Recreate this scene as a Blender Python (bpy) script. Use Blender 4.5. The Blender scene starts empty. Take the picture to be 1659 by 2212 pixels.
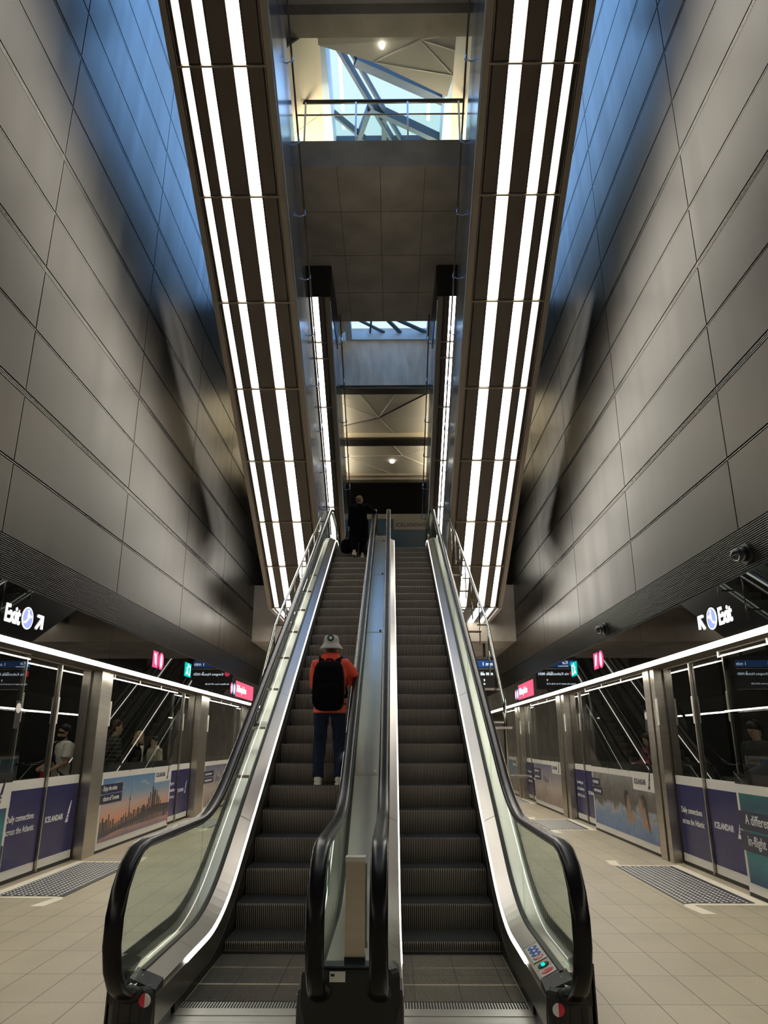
import bpy, math, random
from mathutils import Vector, Matrix
random.seed(7)
SC = bpy.context.scene
COL = SC.collection
PI = math.pi
# ------------------------------------------------------------------ helpers
class MB:
    """collects faces; build() links them as ONE mesh object"""
    def __init__(s): s.v = []; s.f = []; s.m = []; s.sm = []; s.xf = None
    def add(s, vs, fs, mi=0, smooth=False):
        o = len(s.v)
        for p in vs:
            p = Vector(p)
            s.v.append(s.xf(p) if s.xf else p)
        for f in fs: s.f.append([i + o for i in f]); s.m.append(mi); s.sm.append(smooth)
        return s
    def box(s, a, b, mi=0):
        x0, y0, z0 = [min(p, q) for p, q in zip(a, b)]; x1, y1, z1 = [max(p, q) for p, q in zip(a, b)]
        return s.add([(x0,y0,z0),(x1,y0,z0),(x1,y1,z0),(x0,y1,z0),(x0,y0,z1),(x1,y0,z1),(x1,y1,z1),(x0,y1,z1)],
                     [(3,2,1,0),(4,5,6,7),(0,1,5,4),(1,2,6,5),(2,3,7,6),(3,0,4,7)], mi)
    def hexa(s, lo, hi, mi=0):
        """two quads (4 points each) joined into a solid"""
        return s.add(list(lo) + list(hi), [(3,2,1,0),(4,5,6,7),(0,1,5,4),(1,2,6,5),(2,3,7,6),(3,0,4,7)], mi)
    def prism(s, poly, ext, mi=0, smooth=False):
        """poly: list of 3D points (planar), ext: extrusion vector"""
        n = len(poly); e = Vector(ext); P = [Vector(p) for p in poly]
        return s.add(P + [p + e for p in P], [list(range(n))[::-1], [n + i for i in range(n)]] +
                     [(i, (i+1) % n, n + (i+1) % n, n + i) for i in range(n)], mi, smooth)
    def loft(s, rings, mi=0, smooth=True, cap=True):
        n = len(rings[0]); vs = [p for r in rings for p in r]; fs = []
        for k in range(len(rings) - 1):
            for i in range(n):
                a = k*n + i; b = k*n + (i+1) % n
                fs.append((a, b, b + n, a + n))
        if cap:
            fs.append(list(range(n))[::-1]); fs.append([(len(rings)-1)*n + i for i in range(n)])
        return s.add(vs, fs, mi, smooth)
    def tube(s, pts, r, n=10, mi=0, flat=1.0, up=None, cap=True):
        """tube through pts; r number or list; flat squashes along the second frame axis"""
        P = [Vector(p) for p in pts]; R = r if isinstance(r, (list, tuple)) else [r]*len(P)
        rings = []; ref = Vector(up) if up else None; last = None
        for i, p in enumerate(P):
            t = (P[min(i+1, len(P)-1)] - P[max(i-1, 0)]).normalized()
            if ref is not None: a = ref
            elif last is not None: a = last
            else: a = Vector((0,0,1)) if abs(t.z) < .9 else Vector((1,0,0))
            a = (a - t*a.dot(t)).normalized(); b = t.cross(a); last = a
            rings.append([p + (a*math.cos(2*PI*k/n) + b*math.sin(2*PI*k/n)*flat)*R[i] for k in range(n)])
        return s.loft(rings, mi, True, cap)
    def ell(s, c, r, n=16, m=10, mi=0):
        c = Vector(c); rings = []
        for j in range(1, m):
            a = PI*j/m - PI/2
            rings.append([c + Vector((r[0]*math.cos(a)*math.cos(2*PI*i/n), r[1]*math.cos(a)*math.sin(2*PI*i/n), r[2]*math.sin(a))) for i in range(n)])
        vs = [p for q in rings for p in q] + [c - Vector((0,0,r[2])), c + Vector((0,0,r[2]))]; fs = []
        k = len(rings)
        for j in range(k-1):
            for i in range(n): fs.append((j*n+i, j*n+(i+1)%n, (j+1)*n+(i+1)%n, (j+1)*n+i))
        for i in range(n):
            fs.append((k*n, (i+1)%n, i)); fs.append((k*n+1, (k-1)*n+i, (k-1)*n+(i+1)%n))
        return s.add(vs, fs, mi, True)
    def build(s, name, mats, parent=None, org=None):
        me = bpy.data.meshes.new(name)
        o0 = Vector(org) if org is not None else (ORG.get(parent.name, Vector()) if parent else Vector())
        me.from_pydata([tuple(p - o0) for p in s.v], [], s.f)
        for m in (mats if isinstance(mats, (list, tuple)) else [mats]): me.materials.append(m)
        me.polygons.foreach_set('material_index', s.m); me.polygons.foreach_set('use_smooth', s.sm)
        me.update()
        o = bpy.data.objects.new(name, me); COL.objects.link(o)
        if parent: o.parent = parent
        elif org is not None: o.location = o0
        ORG[o.name] = o0
        return o
ORG = {}
def tag(o, label=None, cat=None, group=None, kind=None):
    if label: o['label'] = label
    if cat: o['category'] = cat
    if group: o['group'] = group
    if kind: o['kind'] = kind
    return o
def thing(name, loc, label, cat, group=None):
    o = bpy.data.objects.new(name, None); COL.objects.link(o); o.location = loc
    o.empty_display_size = .1
    ORG[o.name] = Vector(loc)
    return tag(o, label, cat, group)
def struct(name, mb, mats, label=None): return tag(mb.build(name, mats), label, None, None, 'structure')
KIDS = lambda o: [c for c in bpy.data.objects if c.parent == o]
def copy_tree(o, parent=None):
    c = o.copy(); COL.objects.link(c)
    if parent: c.parent = parent
    ORG[c.name] = ORG[o.name]
    for k in KIDS(o): copy_tree(k, c)
    return c
# ------------------------------------------------------------------ materials
def mat(name, col, rough=.5, metal=0., var=0., scale=(4,4,4), bump=0., bscale=None, spec=.5, emit=None, estr=0., coat=0., rvar=0.):
    m = bpy.data.materials.new(name); m.use_nodes = True; nt = m.node_tree; b = nt.nodes['Principled BSDF']
    b.inputs['Base Color'].default_value = (*col, 1); b.inputs['Roughness'].default_value = rough
    b.inputs['Metallic'].default_value = metal; b.inputs['Specular IOR Level'].default_value = spec
    b.inputs['Coat Weight'].default_value = coat
    if emit: b.inputs['Emission Color'].default_value = (*emit, 1); b.inputs['Emission Strength'].default_value = estr
    if var or bump or rvar:
        tc = nt.nodes.new('ShaderNodeTexCoord'); mp = nt.nodes.new('ShaderNodeMapping'); mp.inputs['Scale'].default_value = scale
        nz = nt.nodes.new('ShaderNodeTexNoise'); nz.inputs['Scale'].default_value = 1.; nz.inputs['Detail'].default_value = 4.
        nt.links.new(tc.outputs['Object'], mp.inputs['Vector']); nt.links.new(mp.outputs['Vector'], nz.inputs['Vector'])
        if var:
            mr = nt.nodes.new('ShaderNodeMapRange'); mr.inputs['From Min'].default_value = .3; mr.inputs['From Max'].default_value = .7
            mr.inputs['To Min'].default_value = 1 - var; mr.inputs['To Max'].default_value = 1 + var
            mx = nt.nodes.new('ShaderNodeVectorMath'); mx.operation = 'SCALE'; mx.inputs[0].default_value = col
            nt.links.new(nz.outputs['Fac'], mr.inputs['Value']); nt.links.new(mr.outputs['Result'], mx.inputs['Scale'])
            nt.links.new(mx.outputs['Vector'], b.inputs['Base Color'])
        if rvar:
            mr = nt.nodes.new('ShaderNodeMapRange'); mr.inputs['From Min'].default_value = .3; mr.inputs['From Max'].default_value = .7
            mr.inputs['To Min'].default_value = rough - rvar; mr.inputs['To Max'].default_value = rough + rvar
            nt.links.new(nz.outputs['Fac'], mr.inputs['Value']); nt.links.new(mr.outputs['Result'], b.inputs['Roughness'])
        if bump:
            bp = nt.nodes.new('ShaderNodeBump'); bp.inputs['Strength'].default_value = bump; bp.inputs['Distance'].default_value = .02
            src = nz
            if bscale:
                mp2 = nt.nodes.new('ShaderNodeMapping'); mp2.inputs['Scale'].default_value = bscale
                src = nt.nodes.new('ShaderNodeTexNoise'); src.inputs['Scale'].default_value = 1.; src.inputs['Detail'].default_value = 0.
                nt.links.new(tc.outputs['Object'], mp2.inputs['Vector']); nt.links.new(mp2.outputs['Vector'], src.inputs['Vector'])
            nt.links.new(src.outputs['Fac'], bp.inputs['Height']); nt.links.new(bp.outputs['Normal'], b.inputs['Normal'])
    return m
def glow(name, col, s):
    m = bpy.data.materials.new(name); m.use_nodes = True; nt = m.node_tree; nt.nodes.clear()
    e = nt.nodes.new('ShaderNodeEmission'); e.inputs['Color'].default_value = (*col, 1); e.inputs['Strength'].default_value = s
    o = nt.nodes.new('ShaderNodeOutputMaterial'); nt.links.new(e.outputs[0], o.inputs[0]); return m
def glass(name, tint, ior):
    m = bpy.data.materials.new(name); m.use_nodes = True; nt = m.node_tree; nt.nodes.clear()
    t = nt.nodes.new('ShaderNodeBsdfTransparent'); t.inputs['Color'].default_value = (*tint, 1)
    g = nt.nodes.new('ShaderNodeBsdfGlossy'); g.inputs['Roughness'].default_value = .0; g.inputs['Color'].default_value = (1,1,1,1)
    fr = nt.nodes.new('ShaderNodeFresnel'); fr.inputs['IOR'].default_value = ior
    mx = nt.nodes.new('ShaderNodeMixShader'); o = nt.nodes.new('ShaderNodeOutputMaterial')
    ge = nt.nodes.new('ShaderNodeNewGeometry'); iv = nt.nodes.new('ShaderNodeMath'); iv.operation = 'SUBTRACT'; iv.inputs[0].default_value = 1.
    ml = nt.nodes.new('ShaderNodeMath'); ml.operation = 'MULTIPLY'                      # only the entry face mirrors
    nt.links.new(ge.outputs['Backfacing'], iv.inputs[1]); nt.links.new(iv.outputs[0], ml.inputs[0]); nt.links.new(fr.outputs[0], ml.inputs[1])
    nt.links.new(ml.outputs[0], mx.inputs[0]); nt.links.new(t.outputs[0], mx.inputs[1]); nt.links.new(g.outputs[0], mx.inputs[2])
    nt.links.new(mx.outputs[0], o.inputs[0]); return m
def ramp_mat(name, stops, axis='Z', lo=0., hi=1.2, noise=0., nscale=(2,2,2), rough=.25, dist=0.):
    """printed artwork: a colour ramp along one axis, roughened with noise"""
    m = bpy.data.materials.new(name); m.use_nodes = True; nt = m.node_tree; b = nt.nodes['Principled BSDF']
    b.inputs['Roughness'].default_value = rough
    tc = nt.nodes.new('ShaderNodeTexCoord'); sp = nt.nodes.new('ShaderNodeSeparateXYZ'); mr = nt.nodes.new('ShaderNodeMapRange')
    mr.inputs['From Min'].default_value = lo; mr.inputs['From Max'].default_value = hi
    rp = nt.nodes.new('ShaderNodeValToRGB'); cr = rp.color_ramp
    while len(cr.elements) < len(stops): cr.elements.new(.5)
    for e, (p, c) in zip(cr.elements, stops): e.position = p; e.color = (*c, 1)
    nt.links.new(tc.outputs['Object'], sp.inputs[0]); nt.links.new(sp.outputs[axis], mr.inputs['Value'])
    val = mr.outputs['Result']
    if noise:
        mp = nt.nodes.new('ShaderNodeMapping'); mp.inputs['Scale'].default_value = nscale
        nz = nt.nodes.new('ShaderNodeTexNoise'); nz.inputs['Scale'].default_value = 1.; nz.inputs['Detail'].default_value = 6.; nz.inputs['Distortion'].default_value = dist
        ma = nt.nodes.new('ShaderNodeMath'); ma.operation = 'MULTIPLY_ADD'; ma.inputs[1].default_value = noise
        mb_ = nt.nodes.new('ShaderNodeMath'); mb_.operation = 'SUBTRACT'; mb_.inputs[1].default_value = noise*.5
        nt.links.new(tc.outputs['Object'], mp.inputs['Vector']); nt.links.new(mp.outputs['Vector'], nz.inputs['Vector'])
        nt.links.new(nz.outputs['Fac'], ma.inputs[0]); nt.links.new(val, ma.inputs[2]); nt.links.new(ma.outputs[0], mb_.inputs[0]); val = mb_.outputs[0]
    nt.links.new(val, rp.inputs['Fac']); nt.links.new(rp.outputs['Color'], b.inputs['Base Color'])
    return m
M = {}
WARM = (1.0, .95, .84)
M['led'] = glow('led_strip', (1.0,.93,.78), 31.)
M['fill'] = glow('fill_light', (1.0,.88,.64), 80.)
M['fill2'] = glow('deck_fill_light', (1.0,.88,.64), 110.)
M['tube'] = glow('trackside_fill_tube', (1.0,.92,.78), 26.)
M['soffit_led'] = glow('soffit_light', (1.0, .96, .87), 11.)
M['skirt_led'] = glow('skirt_light', (1.0, .95, .85), 3.)
M['bulb'] = glow('bulb', (1.0, .93, .75), 6.)
M['wall'] = mat('dark_bronze_panel', (.047,.0385,.028), .33, .9, var=.16, scale=(1.,2.6,.14), bump=.10, bscale=(.9,.5,.25), rvar=.035)
M['wall_back'] = mat('joint_shadow_sheet', (.012,.012,.012), .6)
M['joint'] = mat('joint_bead', (.30,.28,.26), .25, 1.)
M['louvre'] = mat('louvre_slats', (.12,.115,.11), .35, .8)
M['fascia'] = mat('black_glass_fascia', (.006,.006,.006), .02, 0, spec=.85)
M['steel'] = mat('brushed_steel', (.50,.47,.42), .28, 1., var=.08, scale=(1,1,14), bump=.03)
M['steel_h'] = mat('brushed_steel_plate', (.62,.60,.57), .30, 1., var=.06, scale=(2,30,2), bump=.03)
M['deck'] = mat('satin_steel_deck', (.52,.49,.45), .30, 1., var=.05, scale=(3,.8,3))
M['chrome'] = mat('polished_rail', (.62,.60,.57), .16, 1.)
M['alu'] = mat('light_aluminium', (.72,.71,.68), .35, .6)
M['rubber'] = mat('black_handrail_rubber', (.004,.004,.005), .27, 0, spec=.22)
M['black'] = mat('black_plastic', (.010,.010,.010), .38, bump=.02, scale=(60,60,60))
M['gasket'] = mat('black_gasket', (.006,.006,.006), .5)
M['ridge'] = mat('step_ridges', (.47,.405,.345), .45, .6)
M['groove'] = mat('step_grooves', (.006,.006,.006), .8)
M['tread'] = mat('step_tread_ridges', (.050,.050,.052), .7, 0., spec=.08)
M['skirt'] = mat('dark_skirt_panel', (.05,.047,.043), .35, .8)
M['skirt_steel'] = mat('skirt_steel', (.30,.27,.235), .30, .95)
M['concrete'] = mat('cast_concrete', (.33,.285,.235), .85, var=.22, scale=(1.2,1.2,1.2), bump=.15, bscale=(9,9,9))
M['concrete_lt'] = mat('pale_concrete', (.50,.475,.43), .8, var=.20, scale=(5,5,1.2), bump=.15, bscale=(9,9,9))
M['beige'] = mat('beige_ceiling_board', (.72,.64,.48), .7)
M['facet'] = mat('grey_ceiling_facet', (.56,.53,.46), .65)
M['seam'] = mat('pale_seam', (.85,.82,.72), .6)
M['roofblue'] = mat('pale_blue_frame', (.42,.58,.74), .5, 0.)
M['roofbar'] = mat('grey_glazing_bar', (.05,.085,.13), .5, .2)
M['bronze'] = mat('soffit_bronze_panel', (.105,.082,.062), .5, .25, var=.08, scale=(2,2,2))
M['bronze_lt'] = mat('soffit_frame_profile', (.23,.19,.15), .42, .5)
M['clad'] = mat('glossy_truss_cladding', (.52,.64,.82), .16, .9, var=.04, scale=(1,1,1), bump=.06, bscale=(.7,.7,.7))  # blue tint puts the mirrored sky into the base colour
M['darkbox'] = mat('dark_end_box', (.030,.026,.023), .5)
M['blackwall'] = mat('black_wall', (.003,.003,.003), .8, spec=.1)
M['screen_glass'] = glass('platform_glass', (.62,.64,.62), 1.75)
M['bal_glass'] = glass('balustrade_glass', (.88,.93,.89), 1.34)
M['sky_glass'] = glass('roof_glass', (.95,.98,1.0), 1.3)
M['white'] = mat('white_print', (.80,.78,.74), .35)
M['white_txt'] = mat('white_lettering', (.85,.85,.85), .4)
M['navy'] = mat('navy_print', (.020,.021,.125), .22, spec=.35)
M['navy_dark'] = mat('navy_caption', (.012,.016,.065), .3)
M['red'] = mat('red_print', (.75,.03,.06), .4)
M['tile'] = None
M['dot'] = mat('tactile_studs', (.75,.73,.68), .35, .3)
M['tact'] = mat('dark_tactile_slab', (.035,.035,.042), .45)
M['cream'] = mat('cream_guide_stone', (.84,.77,.62), .5)
M['exitw'] = glow('sign_white', (1,1,1), 5.)
M['exitb'] = glow('sign_periwinkle', (.40,.47,.95), 1.1)
M['teal'] = glow('sign_teal', (.0,.62,.52), 1.1)
M['pink'] = glow('sign_pink', (.90,.12,.22), 1.2)
M['pinkc'] = glow('sign_rose', (.95,.10,.28), 1.1)
M['cyan'] = glow('sign_cyan', (.05,.55,.85), 1.2)
M['signw'] = glow('sign_soft_white', (1,1,1), 2.2)
M['green'] = glow('indicator_green', (.0,.85,.45), 2.)
M['scr_blue'] = glow('display_blue', (.03,.10,.30), .8)
M['scr_txt'] = glow('display_text', (.75,.88,1), 2.2)
M['scr_red'] = glow('display_red', (.8,.05,.10), 1.5)
M['scr_bl'] = glow('display_round_blue', (.05,.35,.9), 1.5)
# ------------------------------------------------------------------ camera, world
F_PX, PITCH, YAW = 1560., math.atan(497/1560.), math.atan(18.5*math.cos(math.atan(497/1560.))/1560.)
cam = bpy.data.cameras.new('camera'); cam.sensor_fit = 'VERTICAL'; cam.sensor_height = 24.; cam.lens = F_PX/2212*24.
cam.clip_start = .05; cam.clip_end = 200
co = bpy.data.objects.new('camera', cam); COL.objects.link(co); co.location = (0,0,1.70); co.rotation_euler = (PI/2 + PITCH, 0, YAW)
SC.camera = co
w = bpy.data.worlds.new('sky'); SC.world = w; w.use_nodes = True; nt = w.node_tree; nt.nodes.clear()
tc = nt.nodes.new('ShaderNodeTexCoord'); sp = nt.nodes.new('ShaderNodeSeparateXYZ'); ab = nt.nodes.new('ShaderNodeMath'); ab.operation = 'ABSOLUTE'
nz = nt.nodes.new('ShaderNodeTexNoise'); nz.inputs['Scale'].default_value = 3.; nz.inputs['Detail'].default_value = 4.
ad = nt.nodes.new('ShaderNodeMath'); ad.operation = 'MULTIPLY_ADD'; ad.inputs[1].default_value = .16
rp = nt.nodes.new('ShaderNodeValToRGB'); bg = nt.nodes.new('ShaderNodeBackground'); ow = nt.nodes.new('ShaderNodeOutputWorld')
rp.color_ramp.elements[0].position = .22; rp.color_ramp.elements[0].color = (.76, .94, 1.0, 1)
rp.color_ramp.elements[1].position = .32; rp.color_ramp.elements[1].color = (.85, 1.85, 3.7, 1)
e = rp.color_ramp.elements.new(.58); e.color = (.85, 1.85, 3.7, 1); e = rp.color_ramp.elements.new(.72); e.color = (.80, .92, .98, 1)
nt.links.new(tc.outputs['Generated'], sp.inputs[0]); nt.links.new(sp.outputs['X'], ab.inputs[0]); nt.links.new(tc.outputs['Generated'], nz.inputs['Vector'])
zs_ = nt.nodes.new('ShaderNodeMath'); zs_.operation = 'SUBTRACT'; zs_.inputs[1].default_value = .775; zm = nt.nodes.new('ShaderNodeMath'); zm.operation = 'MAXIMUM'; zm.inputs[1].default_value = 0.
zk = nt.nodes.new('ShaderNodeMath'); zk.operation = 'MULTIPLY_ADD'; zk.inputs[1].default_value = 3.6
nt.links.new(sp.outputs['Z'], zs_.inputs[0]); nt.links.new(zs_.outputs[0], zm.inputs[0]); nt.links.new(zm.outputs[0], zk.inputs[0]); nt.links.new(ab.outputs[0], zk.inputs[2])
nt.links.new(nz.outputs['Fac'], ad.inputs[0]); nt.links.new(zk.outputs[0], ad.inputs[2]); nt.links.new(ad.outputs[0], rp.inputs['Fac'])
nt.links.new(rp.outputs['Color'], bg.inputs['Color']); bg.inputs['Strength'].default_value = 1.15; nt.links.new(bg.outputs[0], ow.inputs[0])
SC.view_settings.view_transform = 'Standard'; SC.view_settings.look = 'None'; SC.view_settings.gamma = 1; SC.view_settings.exposure = 0.
SC.view_settings.use_curve_mapping = False
# ------------------------------------------------------------------ setting
FL, FR = -4.42, 3.885       # fascia / wall planes
DL, DR = -4.74, 4.15        # platform screen planes
YB, YE = -6.0, 38.0
# floor tiles
m = bpy.data.materials.new('terrazzo_tiles'); m.use_nodes = True; nt = m.node_tree; b = nt.nodes['Principled BSDF']; M['tile'] = m
tc = nt.nodes.new('ShaderNodeTexCoord'); br = nt.nodes.new('ShaderNodeTexBrick'); br.offset = 0; br.squash = 1
br.inputs['Scale'].default_value = 1.; br.inputs['Brick Width'].default_value = .33; br.inputs['Row Height'].default_value = .64
br.inputs['Mortar Size'].default_value = .0035; br.inputs['Mortar Smooth'].default_value = .0; br.inputs['Bias'].default_value = 0
br.inputs['Color1'].default_value = (.47,.40,.28,1); br.inputs['Color2'].default_value = (.435,.365,.255,1); br.inputs['Mortar'].default_value = (.08,.07,.055,1)
mp = nt.nodes.new('ShaderNodeMapping'); mp.inputs['Location'].default_value = (-.15, .05, 0)
nz = nt.nodes.new('ShaderNodeTexNoise'); nz.inputs['Scale'].default_value = 110.; nz.inputs['Detail'].default_value = 3
nz2 = nt.nodes.new('ShaderNodeTexNoise'); nz2.inputs['Scale'].default_value = 1.3; nz2.inputs['Detail'].default_value = 5
mr = nt.nodes.new('ShaderNodeMapRange'); mr.inputs['From Min'].default_value = .3; mr.inputs['From Max'].default_value = .7; mr.inputs['To Min'].default_value = .78; mr.inputs['To Max'].default_value = 1.22
mr2 = nt.nodes.new('ShaderNodeMapRange'); mr2.inputs['From Min'].default_value = .3; mr2.inputs['From Max'].default_value = .7; mr2.inputs['To Min'].default_value = .9; mr2.inputs['To Max'].default_value = 1.08
mu = nt.nodes.new('ShaderNodeMath'); mu.operation = 'MULTIPLY'; vm = nt.nodes.new('ShaderNodeVectorMath'); vm.operation = 'SCALE'
nt.links.new(tc.outputs['Object'], mp.inputs['Vector']); nt.links.new(mp.outputs['Vector'], br.inputs['Vector'])
for a_ in (nz, nz2): nt.links.new(tc.outputs['Object'], a_.inputs['Vector'])
nt.links.new(nz.outputs['Fac'], mr.inputs['Value']); nt.links.new(nz2.outputs['Fac'], mr2.inputs['Value'])
nt.links.new(mr.outputs[0], mu.inputs[0]); nt.links.new(mr2.outputs[0], mu.inputs[1]); nt.links.new(mu.outputs[0], vm.inputs['Scale'])
nt.links.new(br.outputs['Color'], vm.inputs[0]); nt.links.new(vm.outputs['Vector'], b.inputs['Base Color']); b.inputs['Roughness'].default_value = .42
q = MB(); q.box((DL - .2, YB, -.3), (DR + .2, YE, 0)); struct('floor', q, M['tile'])

ZR = [3.974, 4.822, 5.716, 6.585, 7.473, 8.337, 9.247, 10.12, 11.02, 11.89, 12.79, 13.66, 14.56, 15.43, 16.34, 17.21, 18.12, 19.0]
YJ = [7.82 + 3.57*k for k in range(-4, 9)]
def panel_wall(name, X, s):
    """s: +1 faces +X. Panels on a dark backing, bead joints between"""
    q = MB()
    q.box((X - s*.10, YB, ZR[0]), (X - s*.022, 38.0, 19.2), 1)
    for i in range(len(ZR) - 1):
        triple_b = i % 2 == 0 and i > 0; triple_t = (i + 1) % 2 == 0
        z0 = ZR[i] + (.046 if triple_b else .022) if i else ZR[0]; z1 = ZR[i+1] - (.046 if triple_t else .022)
        for a, c in zip([YB] + YJ, YJ + [38.0]):
            if c - a > .1:
                q.box((X - s*.03, a + .012, z0), (X, c - .012, z1), 1); q.m[-3 if s > 0 else -1] = 0
        if i:
            for dz in ((-.022, 0., .022) if triple_b else (0.,)):
                q.box((X - s*.03, YB, ZR[i] + dz - .0032), (X - s*.004, 38.0, ZR[i] + dz + .0032), 2)
    for y in YJ: q.box((X - s*.03, y - .003, ZR[0]), (X - s*.006, y + .003, 19.0), 2)
    struct(name, q, [M['wall'], M['wall_back'], M['joint']])
panel_wall('wall_left', FL, 1); panel_wall('wall_right', FR, -1)
def louvre(name, X, s):
    q = MB(); q.box((X - s*.30, YB, 3.466), (X - s*.04, 38.0, 3.974), 1)
    n = 20; d = (3.972 - 3.50)/n
    for k in range(n):
        z = 3.50 + d*k
        q.prism([(X - s*.04, YB, z), (X - s*.002, YB, z + .003), (X - s*.002, YB, z + d*.55), (X - s*.04, YB, z + d*.72)], (0, 38.0 - YB, 0), 0)
    q.box((X - s*.05, YB, 3.466), (X - s*.012, 38.0, 3.50), 1)
    struct(name, q, [M['louvre'], M['wall_back']])
louvre('trim_1', FL, 1); louvre('trim_2', FR, -1)
def fascia(name, X, s):
    q = MB(); y = YB
    for a, c in zip([YB] + YJ, YJ + [YE]):
        if c > YE: c = YE
        if c - a > .2: q.box((X - s*.02, a + .003, 2.851), (X, c - .003, 3.466), 0)
    q.box((X - s*.05, YB, 2.87), (X - s*.022, YE, 3.466), 1)
    q.box((X - s*.50, YB, 2.802), (X - s*.042, YE, 2.868), 2)             # metal soffit above the doors
    q.box((X - s*.55, YB, 2.84), (X - s*.45, YE, 3.5), 1)
    struct(name, q, [M['fascia'], M['wall_back'], M['bronze']])
fascia('trim_3', FL, 1); fascia('trim_4', FR, -1)
for X, s, side in ((FL, 1, 'left'), (FR, -1, 'right')):
    t = thing('strip_light', (X, 10, 2.79), 'long white strip light under the black glass fascia of the %s wall' % side, 'light', 'strip lights above the platform doors')
    q = MB(); q.box((X - s*.04, YB, 2.795), (X + s*.010, 37, 2.850)); q.build('diffuser', M['led'], t)
    q = MB(); q.box((X - s*.05, YB, 2.87), (X - s*.018, 37, 2.90)); q.build('housing', M['bronze_lt'], t)
# trackside behind the glass
q = MB(); q.box((DL - 1.5, YB, -.3), (DL - .2, YE, .25)); q.box((DR + .2, YB, -.3), (DR + 1.5, YE, .25)); struct('trim_5', q, M['concrete'])
q = MB(); q.box((DL - 1.7, YB, -.3), (DL - 1.5, YE, 3.6)); q.box((DL - 1.7, YB, 3.5), (FL - .55, YE, 3.6)); struct('wall_trackside_left', q, M['blackwall'])
q = MB(); q.box((DR + 1.5, YB, -.3), (DR + 1.7, YE, 3.6)); q.box((FR + .55, YB, 3.5), (DR + 1.7, YE, 3.6)); struct('wall_trackside_right', q, M['blackwall'])
for X, s, side in ((DL, 1, 'left'), (DR, -1, 'right')):  # unseen lamps added to light the figures behind the glass
    t = thing('trackside_fill_light', (X - s*.55, 14, 3.3), 'unseen lamp added behind the %s platform screens to light the figures' % side, 'light', 'added trackside lamps')
    q = MB(); q.box((X - s*.62, 6, 3.30), (X - s*.48, 27, 3.36)); q.build('housing', M['bronze_lt'], t)
    q = MB(); q.box((X - s*.60, 6, 3.285), (X - s*.50, 27, 3.30)); q.build('tube', M['tube'], t)
# closing walls
q = MB(); q.box((DL - 1.7, YB - .2, -.3), (DR + 1.7, YB, 19.2)); struct('wall_front', q, M['concrete'])
q = MB(); q.box((DL - 1.7, 30.2, 7.9), (DR + 1.7, YE, 8.1)); struct('ceiling_lower', q, M['concrete'])
q = MB(); q.box((DL - 1.7, YE, -.3), (DR + 1.7, YE + .2, 8.1)); struct('wall_back', q, M['concrete_lt'])
# mezzanine
q = MB(); q.box((FL + .0, 22.8, 4.71), (FR, 27.6, 6.50)); q.box((FL, 27.6, 6.2), (FR, 30.2, 6.50)); q.box((-1.9, 19.6, 5.75), (1.4, 22.8, 6.50)); struct('floor_mezzanine', q, M['concrete'])
q = MB(); q.box((FL, 30.0, 6.5), (FR, 30.2, 15.4)); struct('wall_mezzanine', q, M['blackwall'])
q = MB(); q.box((FL, 29.6, 12.62), (FR, 30.0, 12.8)); q.box((FL, 29.3, 12.70), (FR, 29.6, 12.8)); struct('trim_6', q, M['concrete'])
# bridge slab, beams, wells
q = MB()
q.box((-3.3, 11.8, 12.80), (2.95, 15.0, 13.46)); q.box((-1.47, 15.0, 12.80), (1.16, 17.45, 13.46))
struct('ceiling_bridge', q, M['concrete'])
q = MB()
for y in (13.1, 14.6, 16.1): q.box((-1.9, y, 12.796), (1.5, y + .008, 12.80))
q.box((-.22, 11.8, 12.796), (-.21, 17.4, 12.80)); q.box((-1.1, 11.8, 12.796), (-1.092, 17.4, 12.80)); q.box((.70, 11.8, 12.796), (.708, 17.4, 12.80))
struct('trim_7', q, M['gasket'])
q = MB(); q.box((FL, 21.2, 12.80), (FR, 21.65, 14.44)); struct('wall_well', q, M['concrete_lt'])
q = MB(); q.box((FL, 25.05, 12.55), (FR, 25.7, 13.1)); q.box((FL, 21.25, 12.70), (FR, 21.66, 12.80)); struct('trim_8', q, M['darkbox'])
q = MB(); q.box((FL, 25.0, 12.62), (FR, 25.05, 12.9)); struct('trim_9', q, M['beige'])
q = MB(); q.box((-3.3, 9.98, 14.60), (2.95, 10.45, 15.2)); struct('trim_10', q, M['concrete'])
q = MB()
q.box((-3.3, YB, 14.86), (2.95, 1.5, 15.2)); q.box((-3.3, 8.8, 14.86), (2.95, 9.98, 15.2)); q.box((-3.3, 1.5, 14.86), (-1.6, 8.8, 15.2)); q.box((1.4, 1.5, 14.86), (2.95, 8.8, 15.2))
for a_, b_ in ((FL, -3.3), (2.95, FR)):
    q.box((a_, YB, 19.0), (b_, 7.0, 19.2)); q.box((a_, 20.0, 14.95), (b_, 20.2, 19.2))
q.box((-2.5, 9.98, 14.95), (-1.40, 21.3, 15.2)); q.box((1.27, 9.98, 14.95), (2.3, 21.3, 15.2))
q.box((FL, 20.0, 14.95), (-2.4, 30, 15.2)); q.box((2.3, 20.0, 14.95), (FR, 30, 15.2)); q.box((-2.5, 21.65, 14.0), (2.3, 30, 15.2))
struct('ceiling', q, M['facet'])
# sloping beige ceiling boards beside the skylight
for nm, x0, x1, s in (('ceiling_board_left', -1.40, -2.42, -1), ('ceiling_board_right', 1.27, 2.30, 1)):
    q = MB()
    for a, c in ((10.46, 12.4), (12.415, 14.4), (14.415, 17.0), (17.015, 21.2)):
        q.hexa([(x0, a, 14.93), (x0, c, 14.93), (x1, c, 13.95), (x1, a, 13.95)], [(x0, a, 14.98), (x0, c, 14.98), (x1, c, 14.0), (x1, a, 14.0)])
    struct(nm, q, M['beige'])
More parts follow.
